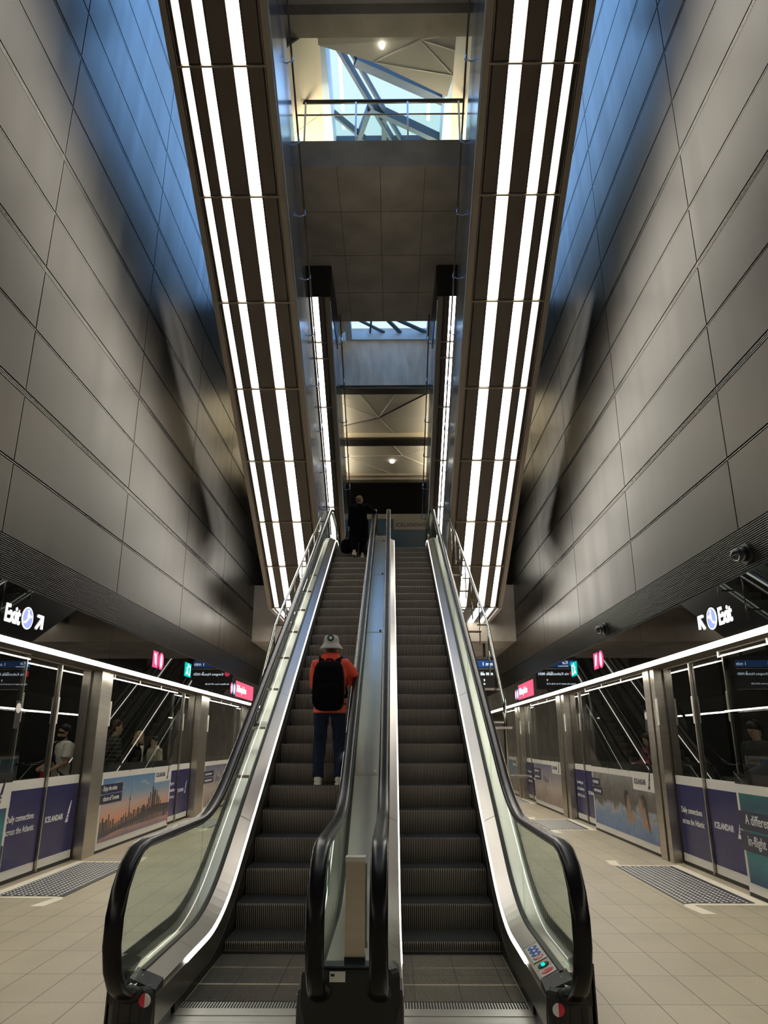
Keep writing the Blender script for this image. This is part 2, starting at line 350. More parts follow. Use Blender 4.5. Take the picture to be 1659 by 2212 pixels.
# folded ceiling facet hanging at the near end of the skylight
def facets(name, verts, tris, seams, th=.03, mts=None, sw=.012):
    q = MB()
    for t in tris:
        lo = [Vector(verts[i]) for i in t]
        q.prism(lo, (0, 0, th), 0)
    for a, c in seams:
        q.tube([Vector(verts[a]) - Vector((0,0,.004)), Vector(verts[c]) - Vector((0,0,.004))], sw, 6, 1)
    struct(name, q, mts or [M['facet'], M['seam']])
V = [(-1.40,10.62,14.62), (-.33,10.98,14.60), (.58,10.55,14.66), (1.27,10.75,14.62), (1.27,11.25,14.55), (1.18,11.72,14.50), (-1.40,10.46,14.66), (1.27,10.46,14.70)]
facets('ceiling_facet', V, [(0,1,2),(0,2,6),(1,5,4),(1,4,2),(2,4,3),(2,3,7),(2,7,6)], [(1,2),(2,3),(2,7),(1,4),(2,4)])
# mezzanine ceiling facets
V = [(-1.9,21.66,12.8), (1.5,21.66,12.8), (1.5,25.0,12.8), (-1.9,25.0,12.8), (-.45,23.3,12.62), (1.3,21.66,12.80), (-1.9,24.3,12.74), (-1.1,21.66,12.8), (.2,21.66,12.8), (.1,25.0,12.78), (1.5,23.4,12.72), (-1.9,22.4,12.8)]
facets('ceiling_mezzanine_near', V, [(4,6,11),(4,11,0,7),(4,7,8),(4,8,5),(4,5,1,10),(4,10,2,9),(4,9,3,6)], [(4,11),(4,7),(4,8),(4,9),(7,6)])
q = MB(); q.tube([V[6], V[4], V[5]], .03, 6); struct('trim_11', q, M['gasket'])
V = [(-1.9,25.7,12.8), (1.5,25.7,12.8), (1.5,29.3,12.8), (-1.9,29.3,12.8), (.45,27.0,12.68), (-1.9,27.2,12.75), (-.1,25.7,12.8), (1.5,28.3,12.74), (.0,29.3,12.78), (1.5,26.6,12.76)]
facets('ceiling_mezzanine_far', V, [(4,5,0,6),(4,6,1,9),(4,9,7),(4,7,2,8),(4,8,5),(5,8,3)], [(4,6),(4,7),(5,8),(4,9),(4,5)])
q = MB(); q.box((FL, 21.66, 12.86), (-1.9, 29.6, 12.95)); q.box((1.5, 21.66, 12.86), (FR, 29.6, 12.95)); struct('ceiling_mezzanine_side', q, M['facet'])
# skylight: frame, bars, glass
zs = lambda y: 16.0 - (y - 10.5)*.118
q = MB()
for x in (-1.40, 1.27):
    q.hexa([(x - .10, 10.5, 14.95), (x + .10, 10.5, 14.95), (x + .10, 21.2, 14.45), (x - .10, 21.2, 14.45)],
           [(x - .10, 10.5, zs(10.5)), (x + .10, 10.5, zs(10.5)), (x + .10, 21.2, zs(21.2)), (x - .10, 21.2, zs(21.2))])
q.box((-1.4, 21.1, 14.44), (1.27, 21.3, zs(21.2)))
q.box((-1.4, 10.4, 15.0), (1.27, 10.5, zs(10.5)))
struct('window_frame', q, M['roofblue'])
def zbar(x0, y0, x1, y1, wd, h, mm=0):
    d = Vector((x1 - x0, y1 - y0, 0)).normalized(); nn = Vector((-d.y, d.x, 0))*wd/2
    pts = []
    for dz in (-h, 0): pts.append([Vector((x0, y0, zs(y0) + dz)) - nn, Vector((x0, y0, zs(y0) + dz)) + nn, Vector((x1, y1, zs(y1) + dz)) + nn, Vector((x1, y1, zs(y1) + dz)) - nn])
    q.hexa(pts[0], pts[1])
q = MB()
zbar(-1.25, 11.3, .35, 14.4, .07, .25); zbar(-1.05, 11.3, .50, 14.3, .05, .18); zbar(-.75, 11.85, 1.27, 12.80, .20, .25); zbar(-.46, 12.95, 1.27, 13.85, .12, .25)
zbar(-.48, 13.0, -.85, 14.0, .11, .22); zbar(-1.4, 13.05, -.6, 13.82, .05, .2); zbar(-.15, 13.2, -.15, 14.0, .12, .22); zbar(-1.4, 13.86, 1.27, 13.86, .12, .25)
zbar(-1.4, 20.2, .0, 21.3, .06, .08); zbar(-.3, 20.2, .42, 21.3, .10, .08); zbar(.1, 20.4, 1.27, 21.2, .10, .08); zbar(-.6, 20.0, -.72, 21.3, .06, .08); zbar(-1.4, 17.2, 1.27, 16.4, .12, .25); zbar(-1.3, 14.2, 1.2, 19.9, .10, .25)
struct('window_bars', q, M['roofbar'])
q = MB(); q.hexa([(-1.4,10.5,zs(10.5)), (1.27,10.5,zs(10.5)), (1.27,21.2,zs(21.2)), (-1.4,21.2,zs(21.2))], [(-1.4,10.5,zs(10.5)+.03), (1.27,10.5,zs(10.5)+.03), (1.27,21.2,zs(21.2)+.03), (-1.4,21.2,zs(21.2)+.03)])
struct('window_1', q, M['sky_glass'])
for k, (x0, x1) in enumerate(((FL, -.1), (-.1, FR))):
    q = MB(); q.box((x0, 7.0, 19.1), (x1, 26.0, 19.13)); struct('window_%d' % (k+2), q, M['sky_glass'])
q = MB(); q.box((-1.6, 1.5, 15.1), (1.4, 8.8, 15.13)); struct('window_4', q, M['sky_glass'])  # unseen skylight added to bring daylight onto the bridge front
# warm cove lights: unseen lamps added to brighten the upper ceilings and boards
for x, y0, y1, z, lb in ((-2.35, 21.8, 29.2, 12.3, 'warm cove light added unseen beside the far mezzanine ceiling on the left'), (1.95, 21.8, 29.2, 12.3, 'warm cove light added unseen beside the far mezzanine ceiling on the right'),
                         (-1.25, 12.3, 17.2, 13.47, 'warm fill light added unseen on the bridge deck on the left'), (1.0, 12.3, 17.2, 13.47, 'warm fill light added unseen on the bridge deck on the right')):
    t = thing('fill_light', (x, (y0 + y1)/2, z), lb, 'light', 'warm cove lights')
    q = MB(); q.box((x - .05, y0, z), (x + .05, y1, z + .05)); q.build('housing', M['bronze_lt'], t)
    q = MB(); q.box((x - .04, y0, z + .05), (x + .04, y1, z + .06)); q.build('diffuser', M['fill2' if 'deck' in lb else 'fill'], t)
# guide slabs on the floor
def tactile(x0, x1, y0, y1, side, n):
    t = thing('tactile_slab', ((x0+x1)/2, (y0+y1)/2, 0), 'dark studded tactile slab on the floor before the %s' % side, 'tactile paving', 'tactile slabs before the doors')
    q = MB(); q.box((x0, y0, .0), (x1, y1, .006)); q.build('slab', M['tact'], t)
    q = MB(); dx = .078; i = 0; x = x0 + .035
    while x < x1 - .02:
        y = y0 + .03 + (dx/2 if i % 2 else 0)
        while y < y1 - .02:
            q.add([(x + .019*math.cos(a*PI/3), y + .019*math.sin(a*PI/3), .006) for a in range(6)] + [(x + .013*math.cos(a*PI/3), y + .013*math.sin(a*PI/3), .011) for a in range(6)],
                  [(6,7,8,9,10,11)] + [(a, (a+1) % 6, 6 + (a+1) % 6, 6 + a) for a in range(6)], 0)
            y += dx
        x += dx*.87; i += 1
    o = q.build('studs', M['dot'], t); o['kind'] = 'stuff'
def guide(sx, xw, xi, y0, y1, side):
    """cream stone edging: a strip along the doors and a hooked strip at each end; sx +1: wall on the right"""
    q = MB(); wdt = .10
    q.box((xw - sx*.14, y0 - .1, 0), (xw, y1 + .1, .004))
    for y, d in ((y0, -1), (y1, 1)):
        q.box((xi, y, .0), (xw, y + d*.085, .0041))
        arc = []; inn = []
        for k in range(7):
            a = PI/2*k/6
            arc.append((xi - sx*.16*math.sin(a), y + d*(.16 - .16*math.cos(a)), .0042)); 
        for k in range(7):
            a = PI/2*(6-k)/6
            inn.append((xi - sx*.035*math.sin(a), y + d*(.12 - .035*math.cos(a)), .0042))
        xo = xi - sx*.16; yy = y + d*.16
        poly = arc + [(xo + sx*.04, y + d*.52, .0042), (xo + sx*.19, y + d*.52, .0042)] + inn
        q.prism(poly, (0, 0, -.004))
    tag(q.build('guide_stone', M['cream']), 'pale cream guide line with hooked ends framing the studded slab before the %s' % side, 'floor marking', None)
for X, sx, s, (a, c), (e, f), (g, h) in ((DL, -1, 'left', (9.25, 11.7), (16.2, 18.3), (22.9, 24.8)), (DR, 1, 'right', (8.95, 11.45), (16.0, 18.0), (22.6, 24.4))):
    for k, (y0, y1) in enumerate(((a, c), (e, f), (g, h))):
        nm = ['nearest', 'second', 'third'][k] + ' %s door' % s
        xw = X - sx*.02; x0 = X - sx*.95
        tactile(min(x0, xw - sx*.13), max(x0, xw - sx*.13), y0, y1, nm, 10); guide(sx, xw, x0 + sx*.12, y0 - .01, y1 + .01, nm)
# ------------------------------------------------------------------ escalators
CL_, CR_ = -1.015, .490
NY, NZ, RUN, RISE = 7.375, .296, .40, .4*math.tan(PI/6)
ZTOP = NZ + RISE*27
Yb0, Yt0 = NY - NZ/math.tan(PI/6), NY + (ZTOP - NZ)/math.tan(PI/6)
def base(y, r=.55):
    """height of the step line at y, bends rounded"""
    inc = NZ + (y - NY)*math.tan(PI/6)
    if abs(y - Yb0) < r: return math.tan(PI/6)*(y - Yb0 + r)**2/(4*r)
    if abs(y - Yt0) < r: return ZTOP - math.tan(PI/6)*(Yt0 + r - y)**2/(4*r)
    return 0. if y < Yb0 else (ZTOP if y > Yt0 else inc)
def ys(a, b):
    L = [a]
    for c in (Yb0, Yt0):
        L += [c - .55 + 1.1*k/10 for k in range(11) if a < c - .55 + 1.1*k/10 < b]
    return sorted(set(L + [b]))
def sweep(q, prof, a, b, mi=0, smooth=False, closed=True):
    """prof: (x, height offset) polygon swept along the escalator"""
    rings = [[(x, y, base(y) + o) for x, o in prof] for y in ys(a, b)]
    q.loft(rings, mi, smooth, True)
STEPM = None
def step_mesh(Wd):
    """cleated step: fine tread ridges, coarser riser ridges"""
    q = MB()
    for n, path, mt in ((92, lambda d: [(.398, -d), (.02, -d), (.004, -d - .004)], 2), (46, lambda d: [(.004, -.004 - d*.6), (.000 + d, -.02), (.012 + d, -.12), (.03 + d, -.236)], 0)):
        p = Wd/(n*2 + 1); prev = None
        for k in range(n*2 + 1):
            x0 = -Wd/2 + k*p; x1 = x0 + p; ridge = k % 2 == 0; P = path(0 if ridge else .010)
            for i in range(len(P) - 1):
                q.add([(x0, *P[i]), (x0, *P[i+1]), (x1, *P[i+1]), (x1, *P[i])], [(0,1,2,3)], mt if ridge else 1)
                if prev: q.add([(x0, *P[i]), (x0, *P[i+1]), (x0, *prev[i+1]), (x0, *prev[i])], [(0,1,2,3)], 1)
            prev = P
    q.box((-Wd/2, .03, -.05), (Wd/2, .398, -.012), 1)
    return q
def handrail_path():
    P = []
    for k in range(11):                                                  # lower newel: half ellipse
        a = -PI/2 - .35 + (PI + .35)*k/10
        P.append((5.02 - .42*math.cos(a), .675 + .415*math.sin(a)))
    P += [(y, base(y) + 1.09) for y in ys(5.25, 20.0)]
    for k in range(1, 10):
        a = PI/2 - (PI)*k/9
        P.append((20.1 + .42*math.cos(a), ZTOP + .675 + .415*math.sin(a)))
    return P
HP = handrail_path()
def balustrade(root, c, s, label_side, outer):
    """one side of an escalator; s=+1 on the right of the steps"""
    X = lambda u: c + s*u
    q = MB(); sweep(q, [(X(.427), .06), (X(.437), .06), (X(.437), .235), (X(.427), .235)], 5.06, 20.1); q.build('skirt_panel', M['skirt_steel'], root)
    q = MB(); sweep(q, [(X(.420), -.16), (X(.437), -.16), (X(.437), .06), (X(.424), .06)], 5.5, 20.1); q.build('skirt_brush', M['skirt'], root)
    q = MB(); sweep(q, [(X(.424), .232), (X(.446), .232), (X(.446), .268), (X(.428), .268)], 5.74, 18.9); q.build('skirt_light', M['skirt_led'], root)
    q = MB()
    if s*1 and outer is not None: pass
    sweep(q, [(X(.438), .225), (X(.552), .285), (X(.552), .322), (X(.447), .272), (X(.438), .268)], 5.20, 20.1); q.build('inner_deck', M['deck'], root)
    q = MB()
    for y in (5.95, 8.0, 10.4, 12.8, 15.2, 17.4): q.hexa(*[[(X(.447), y + k, base(y + k) + .2735), (X(.551), y + k, base(y + k) + .323), (X(.551), y + k + .004, base(y + k + .004) + .3235), (X(.447), y + k + .004, base(y+k+.004) + .2740)] for k in (0, .0001)])
    q.build('deck_seam', M['gasket'], root)
    q = MB(); sweep(q, [(X(.552), .28), (X(.592), .28), (X(.592), .335), (X(.552), .335)], 5.20, 20.1); q.build('glass_gasket', M['gasket'], root)
    # glass panels
    cuts = [4.72, 6.55, 8.3] + [8.3 + 2.05*k for k in range(1, 6)] + [20.3]
    for a, b in zip(cuts[:-1], cuts[1:]):
        q = MB(); rings = []
        yy = ys(a + .004, b - .004)
        if a < 5:
            yy = [4.66 + .0, 4.70, 4.78, 4.90, 5.06] + [y for y in yy if y > 5.1]
        for y in yy:
            top = base(y) + 1.055
            bot = base(y) + .30
            if y < 5.06: top = .675 + .385*math.sqrt(max(0, 1 - ((5.06 - y)/.42)**2)); bot = .675 - .385*math.sqrt(max(0, 1 - ((5.06 - y)/.42)**2)); bot = max(bot, .30) if y > 4.75 else bot
            if y > 20.1: top = ZTOP + .675 + .36
            rings.append([(X(.567), y, bot), (X(.577), y, bot), (X(.577), y, top), (X(.567), y, top)])
        q.loft(rings, 0, False, True); q.build('glass_panel', M['bal_glass'], root)
    # handrail: rubber belt over a chrome guide
    q = MB(); rings = []
    P = [Vector((0, y, z)) for y, z in HP]
    for i, p in enumerate(P):
        t = (P[min(i+1, len(P)-1)] - P[max(i-1, 0)]).normalized(); nrm = Vector((0, -t.z, t.y))
        pr = [(-.049, -.016), (-.054, .000), (-.050, .014), (-.040, .022), (-.015, .025), (.015, .025), (.040, .022), (.050, .014), (.054, .000), (.049, -.016)]
        rings.append([p + Vector((X(.572) + s*u, 0, 0)) + nrm*v for u, v in pr])
    q.loft(rings, 0, True, True); q.build('handrail', M['rubber'], root)
    q = MB(); rings = []
    for i, p in enumerate(P):
        t = (P[min(i+1, len(P)-1)] - P[max(i-1, 0)]).normalized(); nrm = Vector((0, -t.z, t.y))
        rings.append([p + Vector((X(.572) + s*u, 0, 0)) + nrm*v for u, v in ((-.026, -.034), (-.026, -.012), (.026, -.012), (.026, -.034))])
    q.loft(rings, 0, False, True); q.build('handrail_guide', M['chrome'], root)
def escalator(name, c, outer, label, side):
    root = thing(name, (c, 5.6, 0), label, 'escalator', 'two long escalators')
    st = step_mesh(.83)
    o0 = st.build('step', [M['ridge'], M['groove'], M['tread']], root, (0,0,0)); o0.parent = root
    locs = [(5.70, .004), (6.12, .004), (6.53, .004), (6.95, .09)] + [(NY + RUN*k, NZ + RISE*k) for k in range(27)] + [(NY + RUN*27 + .01, ZTOP), (NY + RUN*28 + .01, ZTOP)]
    for i, (y, z) in enumerate(locs):
        o = o0 if i == 0 else o0.copy()
        if i: COL.objects.link(o); o.parent = root
        o.location = (0, y - 5.6, z); ORG[o.name] = Vector()
    q = MB(); q.box((c - .42, 5.45, -.05), (c + .42, 5.70, .010)); 
    q.build('comb_plate', M['steel_h'], root)
    q = MB()
    for k in range(42): q.box((c - .41 + k*.0197, 5.58, .0), (c - .41 + k*.0197 + .009, 5.72, .012))
    o = q.build('comb_teeth', M['groove'], root)
    q = MB(); q.box((c - .44, 4.2, -.02), (c + .44, 5.595, .006)); q.box((c - .44, 5.34, .006), (c + .44, 5.36, .0065)); q.build('floor_plate', M['steel_h'], root)
    for s in (-1, 1): balustrade(root, c, s, side, outer)
    s = outer; X = lambda u: c + s*u
    # outer decking and side cladding of the truss
    q = MB(); sweep(q, [(X(.592), .27), (X(.592), .325), (X(.735), .325), (X(.735), .27)], 5.20, 20.1); q.build('outer_deck', M['deck'], root)
    q = MB(); rings = []
    for y in ys(5.1, 20.1):
        lo = max(0.0, base(y) - .85) if y < 19 else ZTOP - 1.0
        rings.append([(X(.745), y, lo), (X(.735), y, lo), (X(.735), y, base(y) + .397), (X(.745), y, base(y) + .397)])
    q.loft(rings, 0, False, True); q.build('side_cladding', M['skirt'], root)
    q = MB(); rings = []
    for y in ys(6.9, 20.1):
        lo = max(.003, base(y) - .85); rings.append([(c - .72, y, lo - .002), (c + .72, y, lo - .002), (c + .72, y, lo + .02), (c - .72, y, lo + .02)])
    q.loft(rings, 0, False, True); q.build('truss_underside', M['darkbox'], root)
    # outer newel base, black moulded
    newel(root, X(.438), X(.70), s)
    return root
def rbox(q, x0, x1, y0, y1, z0, z1, r, mi=0):
    """box with rounded top edges seen along Y (front and back bevelled too)"""
    xa, xb = min(x0, x1), max(x0, x1)
    def ring(ins, z): 
        k = r*.7
        return [(xa+ins+k, y0+ins, z), (xb-ins-k, y0+ins, z), (xb-ins, y0+ins+k, z), (xb-ins, y1-ins, z), (xa+ins, y1-ins, z), (xa+ins, y0+ins+k, z)]
    R = [ring(0, z0)] + [ring(r*(1 - math.cos(a)), z1 - r + r*math.sin(a)) for a in (0, .4, .8, 1.2, PI/2)]
    q.loft(R, mi, False, True)
def newel(root, xi, xo, s):
    q = MB(); rbox(q, xi, xo, 5.0, 5.46, 0, .285, .05)
    # fin rising on the outer flank behind the handrail inlet
    xf = xo - s*.035
    poly = [(xf, 5.01, .20), (xf, 5.005, .36), (xf, 5.03, .41), (xf, 5.08, .435), (xf, 5.18, .425), (xf, 5.46, .335), (xf, 5.46, .20)]
    q.prism(poly, (s*.035, 0, 0)); q.build('newel_base', M['black'], root)
    q = MB(); ym = 4.995
    for za in (.10, .225): q.box((xi + s*.06, ym, za), (xi + s*.19, ym + .012, za + .003))
    for xx in (.06, .12, .19): q.box((xi + s*xx, ym, .10), (xi + s*(xx + .004), ym + .012, .235))
    q.build('inspection_cover', M['gasket'], root)
    q = MB(); q.ell((xi + s*.135, 5.0, .255), (.075, .05, .05)); q.build('handrail_inlet', M['gasket'], root)
EL = escalator('escalator', CL_, -1, 'left of the two long escalators, carrying the two passengers going up', 'left')
ER = escalator('escalator', CR_, 1, 'right of the two long escalators, empty, with safety stickers at its foot', 'right')
def disc(q, c, r, nrm, t=.004, mi=0, n=24, xa=None, ry=None):
    nrm = Vector(nrm).normalized(); a = Vector(xa) if xa else (Vector((1,0,0)) if abs(nrm.x) < .9 else Vector((0,1,0))); a = (a - nrm*a.dot(nrm)).normalized(); b = nrm.cross(a); c = Vector(c)
    q.prism([c + a*math.cos(2*PI*k/n)*r + b*math.sin(2*PI*k/n)*(ry or r) for k in range(n)], nrm*t, mi)
# round stickers on the newel bases
for root, x, col in ((EL, CL_ - .475, 0), (ER, CR_ + .49, 1)):
    q = MB(); c0 = Vector((x, 4.995, .225 if col == 0 else .185)); n = 24; r = .036
    for half in (0, 1):
        pts = [c0 + Vector((r*math.cos(PI/2 + PI*half + PI*k/12), 0, r*math.sin(PI/2 + PI*half + PI*k/12))) for k in range(13)]
        q.prism(pts, (0, -.004, 0), half if col else 1 - half)
    tag(q.build('round_sticker', [M['white'], M['red']], root), 'red and white round sticker')
# stickers and controls on the right escalator's deck
def deck_pt(y, u): return Vector((CR_ + u, y, base(y) + .2735 + (u - .447)*(.049/.104)))
nd = Vector((-.43, 0, .9)).normalized()
def decal(y0, y1, u0, u1, lift): return [deck_pt(y0, u0) + nd*lift, deck_pt(y1, u0) + nd*lift, deck_pt(y1, u1) + nd*lift, deck_pt(y0, u1) + nd*lift]
q = MB(); q.prism(decal(5.56, 5.90, .455, .545, .002), nd*.002); lab = q.build('safety_label', M['white'], ER)
M['blue'] = mat('pictogram_blue', (.02,.13,.55), .4)
for k in range(3):
    q = MB(); cc = deck_pt(5.85 - .075*k, .50) + nd*.0045; disc(q, cc, .036, nd, .002, xa=(0,1,0)); pg = q.build('blue_pictogram', M['blue'], lab)
    q = MB(); q.prism([cc + nd*.0022 + Vector((dx, dy, dx*.47)) for dx, dy in ((-.006,-.02),(.006,-.02),(.012,.0),(.003,.022),(-.009,.012))], nd*.001); q.build('white_figure', M['white_txt'], pg)
q = MB(); cc = deck_pt(5.625, .50) + nd*.0045; disc(q, cc, .037, nd, .002, xa=(0,1,0)); pg = q.build('prohibition_ring', M['red'], lab)
q = MB(); disc(q, cc + nd*.0021, .028, nd, .001, xa=(0,1,0)); q.build('white_disc', M['white'], pg)
q = MB(); q.prism([cc + nd*.0033 + Vector((dx, dy, dx*.47)) for dx, dy in ((-.022,-.018),(-.018,-.022),(.022,.018),(.018,.022))], nd*.001); q.build('slash', M['red'], pg)
q = MB(); cc = deck_pt(5.46, .50); disc(q, cc + nd*.001, .040, nd, .003, xa=(0,1,0)); ind = q.build('running_indicator', M['gasket'], ER)
q = MB(); disc(q, cc + nd*.004 + Vector((0,.012,0)), .013, nd, .003); disc(q, cc + nd*.004 + Vector((0,-.012,0)), .013, nd, .003); tag(q.build('arrow_light', M['green'], ind), 'lit green arrow')
q = MB(); q.prism(decal(5.26, 5.38, .455, .55, .002), nd*.002); lab = q.build('stop_label', M['white'], ER)
q = MB(); cc = deck_pt(5.32, .50) + nd*.0045; disc(q, cc, .042, nd, .003, xa=(1,0,.47), ry=.034); tag(q.build('stop_button', M['red'], lab), 'red stop button patch')
STOP = (cc + nd*.004, nd)
# black caps closing the lower deck ends
for root, c in ((EL, CL_), (ER, CR_)):
    for s in (-1, 1):
        q = MB(); X = lambda u: c + s*u
        q.hexa([(X(.434), 4.99, .0), (X(.60), 4.99, .0), (X(.60), 5.215, .0), (X(.434), 5.215, .0)], [(X(.434), 5.06, .262), (X(.60), 5.06, .325), (X(.60), 5.215, .345), (X(.434), 5.215, .285)])
        q.build('deck_end_cap', M['black'], root)
# centre divider between the escalators
cd = thing('escalator_divider', (-.23, 5.0, 0), 'steel divider deck and black newel block between the two escalators', 'escalator divider')
xl, xr = CL_ + .592, CR_ - .592
cuts = [5.10, 8.55, 12.2, 15.0, 17.4, 20.1]
for a, b in zip(cuts[:-1], cuts[1:]):
    q = MB(); sweep(q, [(xl, .25), (xr, .25), (xr, .39), (xl, .39)], a + .003, b - .003); q.build('deck_panel', M['deck'], cd)
for y in cuts[1:-1]:
    q = MB(); q.hexa([(xl, y - .03, base(y - .03) + .391), (xr, y - .03, base(y - .03) + .391), (xr, y + .03, base(y + .03) + .391), (xl, y + .03, base(y + .03) + .391)], [(xl, y - .03, base(y - .03) + .397), (xr, y - .03, base(y - .03) + .397), (xr, y + .03, base(y + .03) + .397), (xl, y + .03, base(y + .03) + .397)])
    cr_ = q.build('cover_strip', M['steel'], cd)
    q = MB(); q.ell((-.20, y, base(y) + .407), (.018, .018, .022), 10, 6); q.build('knob', M['black'] if y > 9 else M['chrome'], cr_)
q = MB(); rbox(q, -.560, .040, 5.0, 5.20, 0, .40, .06); q.build('newel_block', M['black'], cd)
q = MB(); q.box((xl - .01, 5.015, .392), (xr + .01, 5.12, .402)); q.build('deck_front_edge', mat('dark_blue_edge', (.02,.03,.05), .2, .3), cd)
q = MB(); q.prism([(-.385, 4.996, .325), (-.290, 4.996, .325), (-.290, 5.004, .378), (-.385, 5.004, .378)], (0, -.006, 0)); npl = q.build('name_plate', M['alu'], cd)
q = MB(); q.box((-.378, 4.988, .362), (-.355, 5.0, .367)); q.box((-.378, 4.988, .355), (-.355, 5.0, .360)); q.build('plate_mark', M['gasket'], npl)
PLATE = npl
for x in (CL_ + .572, CR_ - .572):
    q = MB(); q.ell((x, 5.0, .27), (.075, .05, .055)); q.build('handrail_inlet', M['gasket'], cd)
for src, lb in ((EL, 'farther left escalator of the second bank, seen only mirrored in the platform glass'), (ER, 'farther right escalator of the second bank, seen only mirrored in the platform glass')):
    c_ = copy_tree(src); c_.location.y += 16.8; c_['label'] = lb; c_['group'] = 'second bank of escalators'
    for k in KIDS(c_):
        if k.name.split('.')[0] in ('safety_label', 'stop_label', 'running_indicator', 'glass_decal'):
            for g in KIDS(k):
                for h in KIDS(g): bpy.data.objects.remove(h)
                bpy.data.objects.remove(g)
            bpy.data.objects.remove(k)
# upright steel stele on the divider
t = thing('steel_bollard', (-.24, 5.16, .39), 'upright brushed steel box post standing on the divider between the escalators', 'bollard')
q = MB(); q.box((-.304, 5.12, .425), (-.178, 5.20, .965)); q.build('body', M['steel'], t)
q = MB(); q.box((-.306, 5.115, .965), (-.176, 5.205, .992)); q.build('cap', M['alu'], t)
q = MB(); q.box((-.306, 5.115, .391), (-.176, 5.205, .425)); q.build('foot', M['gasket'], t)
q = MB(); q.box((-.177, 5.135, .50), (-.167, 5.185, .95)); q.box((-.176, 5.135, .47), (-.163, 5.185, .50)); q.build('side_strip', M['bronze_lt'], t)
# green safety decal on the inner glass of the left escalator
q = MB(); q.box((CL_ + .579, 5.35, .72), (CL_ + .581, 5.52, .93)); tag(q.build('glass_decal', mat('green_decal', (.01,.10,.055), .4), EL), 'green decal on the glass')
# outer guard rails
for s, x, side in ((-1, -1.77, 'left'), (1, 1.44, 'right')):
    t = thing('guard_rail', (x, 9.6, 1.2), 'steel tube guard rail along the outer %s flank of the escalators' % side, 'railing', 'guard rails beside the escalators')
    zz = lambda y: base(y) + 1.07
    pts = [(x, 9.62, 1.2), (x, 9.62, 2.05)] + [(x, 9.62 + .16*(1 - math.cos(a)), 2.05 + .22*math.sin(a)) for a in (.3, .7, 1.1)] + [(x, 9.85, 2.36), (x, 10.9, zz(10.9) - .02)] + [(x, y, zz(y)) for y in (11.2, 13, 15, 17, 17.6)]
    q = MB(); q.tube(pts, .024, 10); q.build('top_rail', M['chrome'], t)
    for y in (9.62, 10.9, 11.9, 12.9, 13.9, 14.9, 15.9, 16.9):
        z1 = 1.95 if y < 10 else zz(y) - .01
        q = MB()
        if y > 10: q.tube([(x, y, base(y) + .3), (x, y, z1)], .012, 8)
        q.box((x, y - .015, z1 - .02), (x - s*.16, y + .015, z1)); q.build('bracket', M['chrome'], t)
    for y in (8.3, 9.2, 10.1, 11.0, 11.9, 12.8, 13.7, 14.6):
        q = MB(); q.box((x + s*.02, y - .02, base(y) + .50), (x - s*.22, y + .02, base(y) + .53)); q.build('glass_clamp', M['chrome'], t)
